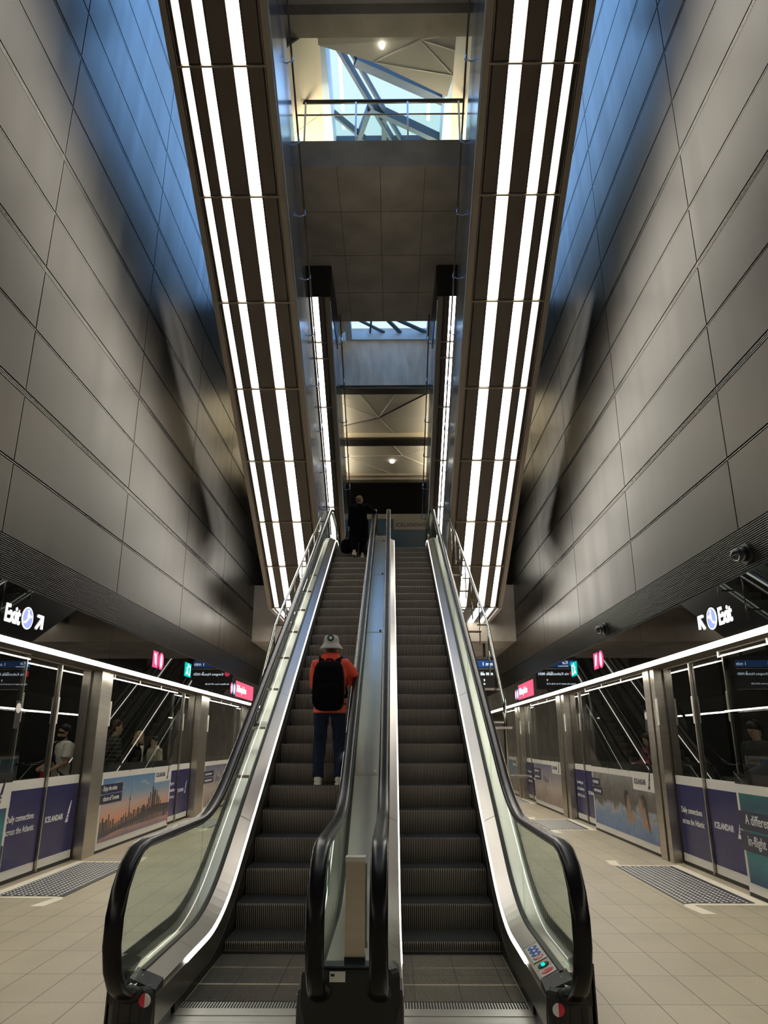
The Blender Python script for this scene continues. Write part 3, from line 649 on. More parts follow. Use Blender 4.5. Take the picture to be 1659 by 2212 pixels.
# ------------------------------------------------------------------ overhead escalators
T30 = math.tan(PI/6)
def overhead(x0, x1, Yb, Zb, yn, sec, strips, side, far):
    """soffit from the bend (Yb,Zb) rising towards the camera to yn; x0 inner edge, x1 outer edge; sec joint Ys"""
    s = 1 if x1 > x0 else -1
    zf = lambda y: Zb + T30*(Yb - y)
    t = thing('overhead_escalator', ((x0+x1)/2, Yb, Zb), ('far' if far else 'near') + ' overhead escalator on the %s, seen from below with white light bands' % side, 'escalator', 'escalators overhead with light bands')
    q = MB()
    def slab(a, b, u0, u1, dz0, dz1, mi=0):
        q.hexa([(u0, a, zf(a) + dz0), (u1, a, zf(a) + dz0), (u1, b, zf(b) + dz0), (u0, b, zf(b) + dz0)], [(u0, a, zf(a) + dz1), (u1, a, zf(a) + dz1), (u1, b, zf(b) + dz1), (u0, b, zf(b) + dz1)], mi)
    # carcass
    slab(yn, Yb, x0 + s*.02, x1 - s*.02, .05, .30); q.build('truss_body', M['darkbox'], t)
    for nm, xa, xb in (('inner_edge_profile', x0, x0 + s*.105), ('outer_edge_profile', x1 - s*.105, x1)):
        q = MB(); slab(yn, Yb, xa, xb, -.03, .10)
        q.build(nm, M['bronze_lt'], t)
    q = MB()
    for u in (x0 + s*.115, x1 - s*.13): slab(yn, Yb, u, u + s*.012, -.02, .05)
    for a, b in strips:
        for u in (a - .022, b + .008): slab(yn, Yb, u, u + .014, -.014, .05)
    q.build('frame_profiles', M['bronze_lt'], t)
    S = sorted(sec); edges = [yn] + S + ([Yb] if Yb - S[-1] > .1 else [])
    lo_x, hi_x = min(x0 + s*.13, x1 - s*.13), max(x0 + s*.13, x1 - s*.13)
    for a, b in zip(edges[:-1], edges[1:]):
        cur = lo_x
        for (u, v) in sorted(strips) + [(hi_x, None)]:
            q = MB(); slab(a + .022, b - .022, cur + .03, u - .03, 0., .05)
            if u - cur > .09: q.build('soffit_panel', M['bronze'], t)
            if v is None: break
            q = MB(); slab(a + .012, b - .012, u, v, .004, .05); q.build('light_panel', M['soffit_led'], t); cur = v
    for y in S:
        q = MB(); slab(y - .012, y + .012, x0, x1, -.032, .05); q.build('cross_joint', M['bronze_lt'], t)
    # flat lower landing
    if not far:
        zl = Zb
        q = MB(); q.box((x0, Yb, zl + .02), (x1, 22.8, zl + .9)); q.build('landing_body', M['darkbox'], t)
        q = MB(); q.box((x0, Yb, zl - .03), (x0 + s*.105, 22.8, zl + .05)); q.box((x1 - s*.105, Yb, zl - .03), (x1, 22.8, zl + .05)); q.box((x0, Yb - .01, zl - .034), (x1, Yb + .012, zl + .03)); q.build('landing_profile', M['bronze_lt'], t)
        for u, v in strips:
            q = MB(); q.box((u, Yb + .03, zl - .004), (v, 22.75, zl + .03)); q.build('light_panel', M['soffit_led'], t)
    # side claddings: vertical faces, joints across
    h = 2.15; q0 = MB(); cut = [yn]
    y = yn
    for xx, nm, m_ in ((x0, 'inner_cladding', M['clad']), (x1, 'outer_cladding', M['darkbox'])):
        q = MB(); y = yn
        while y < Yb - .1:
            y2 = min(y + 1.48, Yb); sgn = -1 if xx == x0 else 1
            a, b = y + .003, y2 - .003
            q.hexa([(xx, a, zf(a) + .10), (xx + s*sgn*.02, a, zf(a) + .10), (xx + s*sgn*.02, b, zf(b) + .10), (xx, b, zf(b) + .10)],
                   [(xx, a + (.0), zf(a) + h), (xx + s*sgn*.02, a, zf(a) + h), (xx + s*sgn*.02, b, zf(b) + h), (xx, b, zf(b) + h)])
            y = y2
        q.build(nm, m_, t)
    # slender hand rail with brackets along the top of the inner face
    q = MB(); xr_ = x0 - s*.10
    q.tube([(xr_, yn, zf(yn) + h - .05), (xr_, Yb, zf(Yb) + h - .05)], .018, 8, 0); q.build('side_rail', M['bronze'], t)
    y = yn + .4
    while y < Yb:
        q = MB(); q.tube([(xr_, y, zf(y) + h - .05), (x0 - s*.14, y - .03, zf(y) + h - .28), (x0 - s*.01, y, zf(y) + h - .30)], .014, 6); q.build('rail_bracket', M['clad'], t); y += 1.15
    if far:
        q = MB(); q.box((x0, yn - .02, zf(yn) - .02), (x1, yn, 12.8)); q.box((x0 - s*.035, yn, zf(yn) + .0), (x0 + s*.0, 17.45, 12.8)); q.build('end_box', M['darkbox'], t)
    return t
secN = [1.77 + 1.7205*k for k in range(1, 10)] + [18.55]
secN = [20.0 - 1.45 - 1.36*0 - 1.0*0] ; secN = [3.49, 5.21, 6.93, 8.656, 10.378, 12.10, 13.80, 15.49, 17.16, 18.55]
overhead(-1.85, -3.46, 20.0, 5.29, 2.4, secN, [(-3.27, -3.172), (-2.96, -2.82), (-2.457, -2.27)], 'left', False)
overhead(1.45, 3.07, 20.0, 5.29, 2.4, secN, [(1.866, 2.055), (2.385, 2.550), (2.745, 2.855)], 'right', False)
zfar = 11.94 - T30*(23.6 - 15.0)
secF = [16.05, 16.45, 17.6+.15, 19.35, 20.9, 22.4]
overhead(-1.49, -3.10, 23.6, zfar, 15.0, secF, [(-1.94, -1.77), (-2.60, -2.45), (-2.90, -2.80)], 'left', True)
overhead(1.14, 2.75, 23.6, zfar, 15.0, secF, [(1.42, 1.59), (2.08, 2.23), (2.45, 2.55)], 'right', True)
# bridge railing
t = thing('bridge_railing', (-.2, 11.85, 13.46), 'glass and steel railing on the concrete bridge under the skylight', 'railing')
X0, X1 = -1.95, 1.55
q = MB(); q.tube([(X0, 11.86, 14.55), (X1, 11.86, 14.55)], .045, 10); q.build('top_rail', M['gasket'], t)
q = MB(); q.tube([(X0, 11.86, 14.20), (X1, 11.86, 14.20)], .018, 8); q.build('mid_rail', M['bronze_lt'], t)
for x in (-1.78, -.72, .36, 1.43):
    q = MB(); q.box((x - .018, 11.83, 13.46), (x + .018, 11.90, 14.52)); q.build('post', M['clad'], t)
for a, b in zip((-1.78, -.72, .36), (-.72, .36, 1.43)):
    q = MB(); q.box((a + .03, 11.87, 13.48), (b - .03, 11.885, 14.18)); q.build('glass_panel', M['bal_glass'], t)
# lamps
for x, y, z, lb in ((-.16, 10.62, 14.70, 'small round bulb lamp under the skylight facet at the top of the picture'), (.02, 27.6, 12.72, 'small glowing round lamp on the far mezzanine ceiling')):
    t = thing('ceiling_lamp', (x, y, z), lb, 'lamp', 'bare ceiling lamps')
    if y < 20:
        q = MB(); q.tube([(x, y, z + .1), (x, y, z - .02)], .045, 12); q.build('socket', M['alu'], t)
        q = MB(); q.ell((x, y, z - .09), (.055, .055, .10)); q.build('globe', M['bulb'], t)
    else:
        q = MB(); q.tube([(x, y, z + .08), (x, y, z + .0)], .08, 12); q.build('socket', M['gasket'], t)
        q = MB(); q.ell((x, y, z - .05), (.10, .10, .08)); q.build('globe', M['bulb'], t)
# ------------------------------------------------------------------ lettering
def text(body, size, P, xd, yd, m, parent, name='lettering', bold=.0, align='LEFT', sx=1., ext=.0015, label=None):
    cu = bpy.data.curves.new('txt', 'FONT'); cu.body = body; cu.size = size; cu.extrude = ext; cu.offset = bold*size; cu.align_x = align; cu.resolution_u = 3
    ob = bpy.data.objects.new('txt', cu); COL.objects.link(ob)
    dg = bpy.context.evaluated_depsgraph_get(); me = bpy.data.meshes.new_from_object(ob.evaluated_get(dg))
    bpy.data.objects.remove(ob); bpy.data.curves.remove(cu)
    xd, yd = Vector(xd), Vector(yd); zd = xd.cross(yd); P = Vector(P) - ORG.get(parent.name, Vector())
    for v in me.vertices: c = v.co.copy(); v.co = P + xd*c.x*sx + yd*c.y + zd*c.z
    me.materials.clear(); me.materials.append(m); me.name = name; me.update()
    o = bpy.data.objects.new(name, me); COL.objects.link(o); o.parent = parent; ORG[o.name] = ORG.get(parent.name, Vector())
    return tag(o, label)
class Side:
    """wall coordinates as a viewer on the platform sees them: a runs to the viewer's right, b is height, d stands off the wall"""
    def __init__(s, left, X, y_near, y_far): s.left = left; s.X = X; s.y0 = y_near; s.y1 = y_far; s.W = y_far - y_near; s.s = 1 if left else -1
    def P(s, a, b, d): return Vector((s.X + s.s*d, s.y0 + a if s.left else s.y1 - a, b))
    def rect(s, q, a0, a1, b0, b1, d0, d1, mi=0):
        p, r = s.P(a0, b0, d0), s.P(a1, b1, d1); q.box(p, r, mi)
    def poly(s, q, pts, d0, d1, mi=0): q.prism([s.P(a, b, d0) for a, b in pts], Vector((s.s*(d1 - d0), 0, 0)), mi)
    def text(s, body, size, a, b, d, m, parent, **k):
        return text(body, size, s.P(a, b, d), (0, s.s, 0), (0, 0, 1), m, parent, **k)
FIN = [(0,0), (.085,0), (.105,.10), (.150,.30), (.132,.30), (.085,.20), (.045,.08)]
def logo(S, a, b, d, m_txt, m_fin, m_mark, parent, k=1.):
    t = S.text('ICELANDAIR', .115*k, a, b, d, m_txt, parent, name='brand_lettering', bold=.022, sx=.93)
    q = MB(); o = a + .70*k; S.poly(q, [(o + x*k*1.15, b - .06*k + z*k*1.05) for x, z in FIN], d, d + .002); f = q.build('tail_fin_mark', m_fin, parent)
    q = MB()
    for z in (.05, .095): S.poly(q, [(o + (.045 + z*.4)*k, b - .06*k + z*k), (o + (.085 + z*.35)*k, b - .06*k + (z + .008)*k), (o + (.09 + z*.35)*k, b - .06*k + (z + .03)*k), (o + (.055 + z*.4)*k, b - .06*k + (z + .022)*k)], d + .002, d + .003)
    q.build('fin_stripes', m_mark, f)
def fixed_bay(left, y0, y1, label, art, draw, cap=None, npane=3, clip=None):
    X = DL if left else DR; S = Side(left, X, y0, y1); W = S.W
    t = thing('platform_screen', S.P(W/2, 0, 0), label, 'platform screen', 'fixed glass screens with adverts')
    q = MB(); S.rect(q, 0, W, 0, .045, -.05, -.004); S.rect(q, 0, W, 1.225, 1.34, -.03, -.004); q.build('base_rail', M['gasket'], t)
    q = MB(); S.rect(q, 0, W, 2.785, 2.802, -.05, -.002); q.build('head_rail', M['bronze'], t)
    w_ = W/npane
    for k in range(npane):
        q = MB(); S.rect(q, k*w_ + .006, (k+1)*w_ - .006, 1.225, 2.785, -.012, 0.); q.build('pane', M['screen_glass'], t)
        q = MB(); S.rect(q, k*w_ + .006, (k+1)*w_ - .006, .045, 1.222, -.03, 0.); q.build('advert_sheet', M['white'], t)
        if k:
            q = MB(); S.rect(q, k*w_ - .02, k*w_ + .02, 1.215, 1.26, -.004, .015); q.build('glass_clip', M['chrome'], t)
        q = MB(); S.rect(q, k*w_ + .03, k*w_ + .07, 2.74, 2.80, -.004, .012); q.build('top_clip', M['alu'], t)
    q = MB()
    for k in range(npane):
        S.rect(q, max(.07, k*w_ + .007), min(W - .07, (k+1)*w_ - .007), .15, 1.12, .0, .003)
    a_ = q.build('advert_picture', art, t)
    q = MB(); S.rect(q, W - 1.12, W - .01, .93, 1.215, .003, .0045); tb = q.build('logo_tab', M['white'], t)
    logo(S, W - 1.05, 1.03, .005, M['navy_dark'], M['navy_dark'], M['white'], tb)
    q = MB(); S.rect(q, W - .068, W - .02, .07, .28, .001, .003); q.build('pink_tab', M['red'], t)
    q = MB(); S.rect(q, W - .068, W - .02, .30, .50, .001, .003); q.build('navy_tab', M['navy_dark'], t)
    if draw: draw(S, t, a_)
    if cap:
        for line, (a0, a1, b0, b1, sz, ta) in cap:
            q = MB(); S.rect(q, a0, a1, b0, b1, .004, .006); c_ = q.build('caption_box', M['navy_dark'], t)
            S.text(line, sz, ta, b0 + (b1 - b0)*.32, .0065, M['white_txt'], c_, bold=.008, sx=.93)
    return t
def leaf(left, y0, y1, label, edge, lines=None, brand=None):
    X = (DL if left else DR); S = Side(left, X, y0, y1); W = S.W; D = -.13
    t = thing('sliding_door', S.P(W/2, 0, D), label, 'platform door', 'sliding platform doors')
    q = MB(); S.rect(q, .025, W - .025, 1.225, 2.785, D - .012, D); q.build('pane', M['screen_glass'], t)
    q = MB(); S.rect(q, .012, W - .012, .05, 1.222, D - .03, D); lp = q.build('lower_panel', M['white'], t)
    q = MB(); S.rect(q, .012 if edge != 0 else .09, W - .012 if edge != 1 else W - .09, .16, 1.10, D, D + .003); pp = q.build('navy_print', M['navy'], t)
    q = MB(); S.rect(q, 0, W, 0, .05, D - .04, D - .002); S.rect(q, 0, .012, .05, 2.72, D - .03, D); S.rect(q, W - .012, W, .05, 2.72, D - .03, D); q.build('rubber_frame', M['gasket'], t)
    q = MB(); S.rect(q, 0, W, 2.785, 2.802, D - .05, D - .001); q.build('head_rail', M['bronze'], t)
    e = 0.004 if edge == 0 else W - .034
    q = MB(); S.rect(q, e, e + .03, .03, 2.78, D - .01, D + .035); ep = q.build('edge_profile', M['steel'], t)
    q = MB(); S.rect(q, e + .002, e + .028, 1.95, 2.32, D + .035, D + .05); q.build('edge_handle', M['white'], ep)
    if lines:
        for txt, a, b, sz in lines: S.text(txt, sz, a, b, D + .0035, M['white_txt'], pp, bold=.008, sx=.9)
    if brand: logo(S, brand[0], brand[1], D + .0035, M['white_txt'], M['white_txt'], M['navy'], pp, brand[2])
    return t
def post(left, y0, y1, label):
    X = DL if left else DR; S = Side(left, X, y0, y1); W = S.W
    t = thing('door_post', S.P(W/2, 0, 0), label, 'door post', 'steel posts between the platform doors')
    q = MB(); S.rect(q, 0, W*.56, 0, 2.80, -.15, .03); q.build('wide_casing', M['steel'], t)
    q = MB(); S.rect(q, W*.62, W, 0, 2.80, -.15, .01); q.build('narrow_casing', M['steel'], t)
    q = MB(); S.rect(q, W*.55, W*.63, 0, 2.80, -.15, -.02); q.build('shadow_gap', M['gasket'], t)
    q = MB(); S.rect(q, W*.97, W*1.02, 1.95, 2.35, .0, .03); q.build('seal_strip', M['white'], t)
# --- artwork
sunset = ramp_mat('print_sunset', [(0.,(.20,.16,.20)), (.16,(.55,.26,.20)), (.34,(.80,.36,.22)), (.52,(.62,.46,.42)), (.72,(.28,.40,.55)), (1.,(.12,.27,.50))], lo=.15, hi=1.12, noise=.16, nscale=(.8,.8,4.))
steam = ramp_mat('print_steam', [(0.,(.07,.16,.36)), (.30,(.14,.26,.46)), (.42,(.34,.38,.42)), (.52,(.10,.095,.09)), (.78,(.20,.19,.18)), (1.,(.32,.31,.30))], lo=.15, hi=1.12, noise=.55, nscale=(2.2,2.2,2.6), dist=1.5)
dusk = ramp_mat('print_dusk', [(0.,(.22,.15,.14)), (.20,(.38,.29,.26)), (.42,(.50,.43,.38)), (.7,(.34,.31,.37)), (1.,(.17,.17,.28))], lo=.15, hi=1.12, noise=.22, nscale=(1.5,1.5,3.))
aurora = ramp_mat('print_aurora', [(0.,(.01,.06,.14)), (.35,(.01,.20,.24)), (.6,(.01,.24,.25)), (.8,(.01,.08,.15)), (1.,(.01,.17,.18))], lo=.15, hi=1.12, noise=.5, nscale=(.6,.6,1.2))
bluecity = ramp_mat('print_blue_city', [(0.,(.45,.30,.28)), (.3,(.42,.40,.44)), (1.,(.16,.34,.58))], lo=.15, hi=1.12, noise=.15, nscale=(1,1,3))
dark_print = mat('print_dark', (.035,.033,.045), .3, var=.4, scale=(30,30,30)); skin_print = mat('print_skin', (.34,.20,.145), .3, var=.4, scale=(14,14,14)); hair_print = mat('print_black', (.02,.018,.016), .3)
mist_print = mat('print_mist', (.42,.43,.44), .3); grey_print = mat('print_grey', (.20,.18,.20), .3); cloud_print = mat('print_cloud', (.33,.36,.45), .3)
def skyline(S, t, a_):
    rnd = random.Random(3); q = MB(); W = S.W
    S.poly(q, [(.07,.20), (.9,.26), (1.6,.30), (W - .9,.36), (W - .07,.36), (W - .07,.50), (2.9,.52), (2.2,.46), (1.5,.36), (.9,.33), (.07,.30)], .003, .0038)
    a = .09
    while a < W - .12:
        f = (a/W); env = .34 + .05*math.sin(a*5) + (.34*max(0, 1 - abs(a - 2.75)/1.15) if a > 1.5 else .06)
        h = env + rnd.random()*.13; w_ = .035 + rnd.random()*.05
        S.rect(q, a, a + w_, .26, h, .003, .004); a += w_ + rnd.random()*.05
    S.rect(q, 2.70, 2.78, .4, .86, .003, .0042); S.rect(q, 2.735, 2.745, .86, .97, .003, .0042)
    S.poly(q, [(1.40,.3), (1.46,.3), (1.436,.80), (1.424,.80)], .003, .0042); S.poly(q, [(1.405,.70), (1.455,.70), (1.465,.73), (1.44,.755), (1.42,.755), (1.395,.73)], .003, .0043); S.rect(q, 1.427, 1.433, .80, 1.07, .003, .0042)
    q.build('printed_skyline', dark_print, a_)
    q = MB()
    for a, b, w_, h in ((.5,1.03,.5,.03), (.9,.95,.35,.025), (1.9,.98,.45,.03), (2.2,.94,.3,.02)): S.poly(q, [(a, b), (a + w_*.6, b - h*.6), (a + w_, b + h*.2), (a + w_*.5, b + h)], .003, .0036)
    q.build('printed_clouds', cloud_print, a_)
def bathers(S, t, a_):
    for k, (a, b, m) in enumerate(((2.35,.36,1), (3.15,.34,-1))):
        q = MB(); S.poly(q, [(a-.16,b), (a+.22,b), (a+.20,b+.10), (a+.10,b+.16), (a+.12,b+.30), (a-.02,b+.33), (a-.10,b+.24), (a-.17,b+.14)], .003, .0042, 0)
        S.poly(q, [(a-.10+m*.06+.1*math.cos(x*PI/6), b+.34+.13*math.sin(x*PI/6)) for x in range(12)], .003, .0044, 0)
        for dx in (.14, .24): S.poly(q, [(a+dx,b-.02), (a+dx+.07,b-.02), (a+dx+.06,b+.16), (a+dx+.02,b+.22), (a+dx-.01,b+.14)], .003, .0043, 0)
        q.build('printed_bather', skin_print, a_)
        q = MB(); S.poly(q, [(a-.22,b+.28), (a-.24,b+.45), (a-.14,b+.53), (a+.00,b+.52), (a+.03,b+.46), (a-.07,b+.44), (a-.10,b+.30), (a-.16,b+.20)] if m > 0 else
                         [(a-.12,b+.44), (a-.06,b+.52), (a+.08,b+.52), (a+.16,b+.42), (a+.20,b+.20), (a+.24,b-.06), (a+.17,b-.02), (a+.12,b+.16), (a+.04,b+.34), (a+.02,b+.45)], .0035, .0048); q.build('printed_hair', hair_print, a_)
def plane(S, t, a_):
    q = MB(); a, b = 1.55, .74
    S.poly(q, [(a-.32,b+.10), (a-.24,b+.15), (a+.28,b+.0), (a+.46,b-.03), (a+.40,b-.07), (a+.10,b-.08), (a-.24,b+.0)], .003, .004)
    S.poly(q, [(a+.30,b-.03), (a+.42,b+.34), (a+.47,b+.34), (a+.46,b-.03)], .003, .0042); S.poly(q, [(a-.02,b-.04), (a+.02,b-.20), (a+.10,b-.20), (a+.12,b-.05)], .003, .0042)
    S.poly(q, [(a+.38,b-.05), (a+.56,b-.16), (a+.52,b-.18), (a+.30,b-.06)], .003, .0042); q.build('printed_aeroplane', grey_print, a_)
    q = MB(); rnd = random.Random(5); a = .1
    while a < S.W - .2: S.rect(q, a, a + .05, .15, .20 + rnd.random()*.22, .003, .0036); a += .06 + rnd.random()*.12
    S.poly(q, [(1.55,.17), (1.72,.52), (1.95,.17)], .003, .004); q.build('printed_rooftops', mat('print_rooftops', (.30,.21,.19), .3), a_)
def towers(S, t, a_):
    q = MB(); rnd = random.Random(9); a = .1
    while a < S.W - .2: S.rect(q, a, a + .06, .15, .25 + rnd.random()*.3, .003, .0036); a += .07 + rnd.random()*.08
    q.build('printed_skyline', grey_print, a_)
cap_tor = [('- Enjoy the urban', (-.01,.98,.885,1.03,.105,.03)), ('charm of Toronto', (-.01,.98,.73,.870,.105,.12))]
cap_ice = [('Let Iceland', (-.01,.60,.86,1.0,.10,.07)), ('warm you up', (-.01,.72,.70,.84,.10,.12))]
cap_way = [('Enjoy Iceland on your', (-.01,.98,.85,.99,.085,.08)), ('way to North America', (-.01,.98,.70,.83,.085,.08))]
cap_ent = [('A different kind of', (-.01,1.75,.72,.925,.155,.16)), ('in-flight entertainment', (-.01,1.95,.49,.70,.155,.16))]
daily = [('Daily connections', .12, .72, .115), ('across the Atlantic', .12, .57, .115)]
conn = [('Connecting you', .10, .80, .10), ('to 15 destinations', .10, .66, .10), ('in North America', .10, .52, .10)]
fixed_bay(True, 5.60, 9.56, 'nearest left glass screen, advert with dark teal northern-lights picture', aurora, None, cap_ent)
leaf(True, 9.66, 10.72, 'left wall sliding door leaf printed navy with Daily connections across the Atlantic', 0, daily)
leaf(True, 10.72, 11.90, 'left wall sliding door leaf with white airline lettering beside the nearest steel post', 0, None, (.16,.62,.95))
post(True, 11.94, 12.47, 'steel post between the nearest navy doors and the skyline advert on the left')
fixed_bay(True, 12.50, 16.38, 'left glass screen with the sunset city skyline advert', sunset, skyline, cap_tor)
leaf(True, 16.42, 17.28, 'narrow navy door leaf with three lines of white text right of the skyline advert', 0, conn)
leaf(True, 17.28, 18.32, 'narrow navy door leaf with white airline lettering on the left, second door pair', 0, None, (.10,.62,.85))
post(True, 18.36, 19.22, 'second steel post on the left wall, past the skyline advert')
fixed_bay(True, 19.26, 23.05, 'left glass screen with pale dusk advert behind the left handrail', dusk, plane, cap_way)
leaf(True, 23.10, 24.05, 'third left door pair, nearer leaf, seen through the escalator glass', 0, conn)
leaf(True, 24.05, 25.0, 'third left door pair, farther leaf, seen through the escalator glass', 0, None, (.10,.62,.8))
post(True, 25.04, 25.8, 'farthest steel post on the left wall')
fixed_bay(True, 25.84, 28.4, 'farthest left glass screen with blue city advert', bluecity, towers)
fixed_bay(False, 5.60, 9.40, 'nearest right glass screen, teal advert reading A different kind of in-flight entertainment', aurora, None, cap_ent)
leaf(False, 10.58, 11.70, 'right wall sliding door leaf printed navy with Daily connections across the Atlantic', 1, daily)
leaf(False, 9.46, 10.58, 'right wall sliding door leaf with white airline lettering beside the teal advert', 1, None, (.12,.62,.95))
post(False, 11.74, 12.20, 'steel post between the nearest navy doors and the steam advert on the right')
fixed_bay(False, 12.23, 16.05, 'right glass screen with the two bathers in steam advert', steam, bathers, cap_ice)
leaf(False, 17.05, 18.03, 'narrow navy door leaf with three lines of white text left of the bathers advert', 1, conn)
leaf(False, 16.09, 17.05, 'narrow navy door leaf with airline lettering on the right, second door pair', 1, None, (.10,.62,.85))
post(False, 18.07, 18.85, 'second steel post on the right wall, past the bathers advert')
fixed_bay(False, 18.90, 22.50, 'right glass screen with the dusk advert of an aeroplane', dusk, plane, cap_way)
leaf(False, 23.45, 24.38, 'third right door pair, farther leaf beyond the aeroplane advert', 1, conn)
leaf(False, 22.54, 23.45, 'third right door pair, nearer leaf beyond the aeroplane advert', 1, None, (.10,.62,.8))
post(False, 24.42, 25.25, 'farthest steel post on the right wall')
fixed_bay(False, 25.30, 28.2, 'farthest right glass screen with blue city advert', bluecity, towers)
# ------------------------------------------------------------------ lit signs on the black fascia
def exit_sign(left):
    S = Side(left, FL if left else FR, 0, 20); A = (lambda y: y) if left else (lambda y: 20 - y)
    side = 'left' if left else 'right'; t = thing('exit_sign', S.P(A(8.7), 3.1, 0), 'lit white Exit sign with escalator disc and arrow on the %s black fascia' % side, 'sign', 'exit signs')
    z0, d = 3.045, .004; aT = A(8.15) if left else A(8.62); aD = A(8.68) if left else A(8.80); aA = A(8.99) if left else A(9.10)
    S.text('Exit', .285, aT, z0 - .02, d, M['exitw'], t, bold=.022, sx=.80)
    q = MB(); disc(q, S.P(aD, z0 + .085, d), .132, (S.s,0,0), .002, xa=(0,1,0), n=40); rim = q.build('disc_rim', M['exitw'], t)
    q = MB(); disc(q, S.P(aD, z0 + .085, d + .002), .122, (S.s,0,0), .002, xa=(0,1,0), n=40); dk = q.build('disc', M['exitb'], t)
    m = 1 if left else -1; q = MB(); c = lambda x, z: (aD + m*x, z0 + .085 + z)
    def bar(p, r, wd):
        dx, dz = r[0]-p[0], r[1]-p[1]; L = math.hypot(dx, dz); nx, nz_ = -dz/L*wd/2, dx/L*wd/2
        S.poly(q, [c(p[0]+nx,p[1]+nz_), c(r[0]+nx,r[1]+nz_), c(r[0]-nx,r[1]-nz_), c(p[0]-nx,p[1]-nz_)], d + .004, d + .006)
    bar((-.09,-.055), (-.045,-.055), .022); bar((-.05,-.058), (.045,.03), .022); bar((.04,.028), (.09,.028), .022)
    bar((-.005,.0), (.005,.06), .026); bar((.005,.05), (.05,.035), .018); S.poly(q, [c(-.002 + .018*math.cos(k*PI/6), .085 + .018*math.sin(k*PI/6)) for k in range(12)], d + .004, d + .006)
    q.build('escalator_pictogram', M['exitw'], dk)
    q = MB(); c = lambda x, z: (aA + m*x, z0 + .08 + z); 
    bar((-.075,-.085), (.06,.055), .034); bar((-.06,.075), (.08,.075), .034); bar((.072,.09), (.072,-.075), .034); q.build('arrow', M['exitw'], t)
    return t
exit_sign(True); exit_sign(False)
def fascia_signs(left):
    S = Side(left, FL if left else FR, 0, 40); A = (lambda y: y) if left else (lambda y: 40 - y); side = 'left' if left else 'right'; d = .004; m = 1 if left else -1
    ysq, ydc = (13.62, 13.96) if left else (14.02, 13.68)
    t = thing('lift_sign', S.P(A(ysq), 3.15, 0), 'rose red square and round direction signs glowing on the %s black fascia' % side, 'sign', 'red direction signs')
    q = MB(); S.rect(q, A(ysq) - .15, A(ysq) + .15, 3.02, 3.32, d, d + .003); a_ = q.build('square_sign', M['pinkc'], t)
    q = MB(); S.poly(q, [(A(ysq) - m*.10, 3.28), (A(ysq) + m*.02, 3.28), (A(ysq) + m*.06, 3.12), (A(ysq) + m*.07, 3.06), (A(ysq) - m*.02, 3.10)], d + .003, d + .005); q.build('white_arrow', M['signw'], a_)
    q = MB(); disc(q, S.P(A(ydc), 3.17, d), .16, (S.s,0,0), .003, xa=(0,1,0), n=36); a_ = q.build('round_sign', M['pinkc'], t)
    q = MB(); S.poly(q, [(A(ydc) + .06*math.cos(k*PI/8), 3.17 + .125*math.sin(k*PI/8)) for k in range(16)], d + .003, d + .005); q.build('white_symbol', M['signw'], a_)
    yt = 15.85 if left else 15.75
    t = thing('emergency_exit_sign', S.P(A(yt), 3.18, 0), 'teal emergency exit sign glowing on the %s black fascia' % side, 'sign', 'teal emergency exit signs')
    q = MB(); S.rect(q, A(yt) - .24, A(yt) + .24, 3.04, 3.33, d, d + .003); a_ = q.build('sign_face', M['teal'], t)
    q = MB(); c = lambda x, z: (A(yt) + m*x, 3.185 + z)
    for pts in ([(-.12,.02),(-.02,.08),(.02,.05),(-.06,-.02)], [(-.06,-.01),(0,-.10),(.04,-.09),(-.01,.02)], [(-.08,-.02),(-.16,-.09),(-.13,-.11),(-.04,-.05)], [(.08,.10),(.18,.10),(.18,-.11),(.08,-.11),(.08,-.08),(.15,-.08),(.15,.07),(.08,.07)]): S.poly(q, [c(*p) for p in pts], d + .003, d + .005)
    S.poly(q, [c(.0 + .03*math.cos(k*PI/4), .105 + .03*math.sin(k*PI/4)) for k in range(8)], d + .003, d + .005); q.build('running_figure', M['signw'], a_)
    y0, y1 = (20.85, 23.5) if left else (20.45, 22.9)
    t = thing('station_name_sign', S.P(A((y0+y1)/2), 3.1, 0), 'pink station name sign with two line discs on the %s fascia' % side, 'sign', 'pink station name signs')
    a0, a1 = sorted((A(y0), A(y1)))
    q = MB(); S.rect(q, a0, a1, 2.93, 3.36, d, d + .003); a_ = q.build('sign_face', M['pink'], t)
    S.text('Rådhuspladsen', .27, a0 + .14, 3.07, d + .0035, M['signw'], a_, bold=.02, sx=.86)
    for k, mm in enumerate(('pinkc', 'cyan')):
        q = MB(); aa = a0 - .52 + .34*k; disc(q, S.P(aa, 3.11, d), .155, (S.s,0,0), .003, xa=(0,1,0), n=32); b_ = q.build('line_disc', M[mm], t)
        q = MB(); S.poly(q, [(aa + .07*math.cos(k_*PI/8), 3.11 + .11*math.sin(k_*PI/8)) for k_ in range(16)], d + .003, d + .005); q.build('line_symbol', M['signw'], b_)
fascia_signs(True); fascia_signs(False)
# notices on the door glass
for left, y in ((True, 9.42), (False, 12.32)):
    S = Side(left, DL if left else DR, 0, 40); A = (lambda y: y) if left else (lambda y: 40 - y)
    t = thing('notice_sticker', S.P(A(y), 2.05, 0), 'small white round notice sticker on the black edge of the %s platform glass' % ('left' if left else 'right'), 'sticker')
    q = MB(); S.rect(q, A(y) - .07, A(y) + .07, 1.86, 2.2, .001, .003); q.build('backing', M['gasket'], t)
    q = MB(); disc(q, S.P(A(y), 2.11, .003), .062, (S.s,0,0), .002, xa=(0,1,0)); q.build('round_face', M['white'], t)
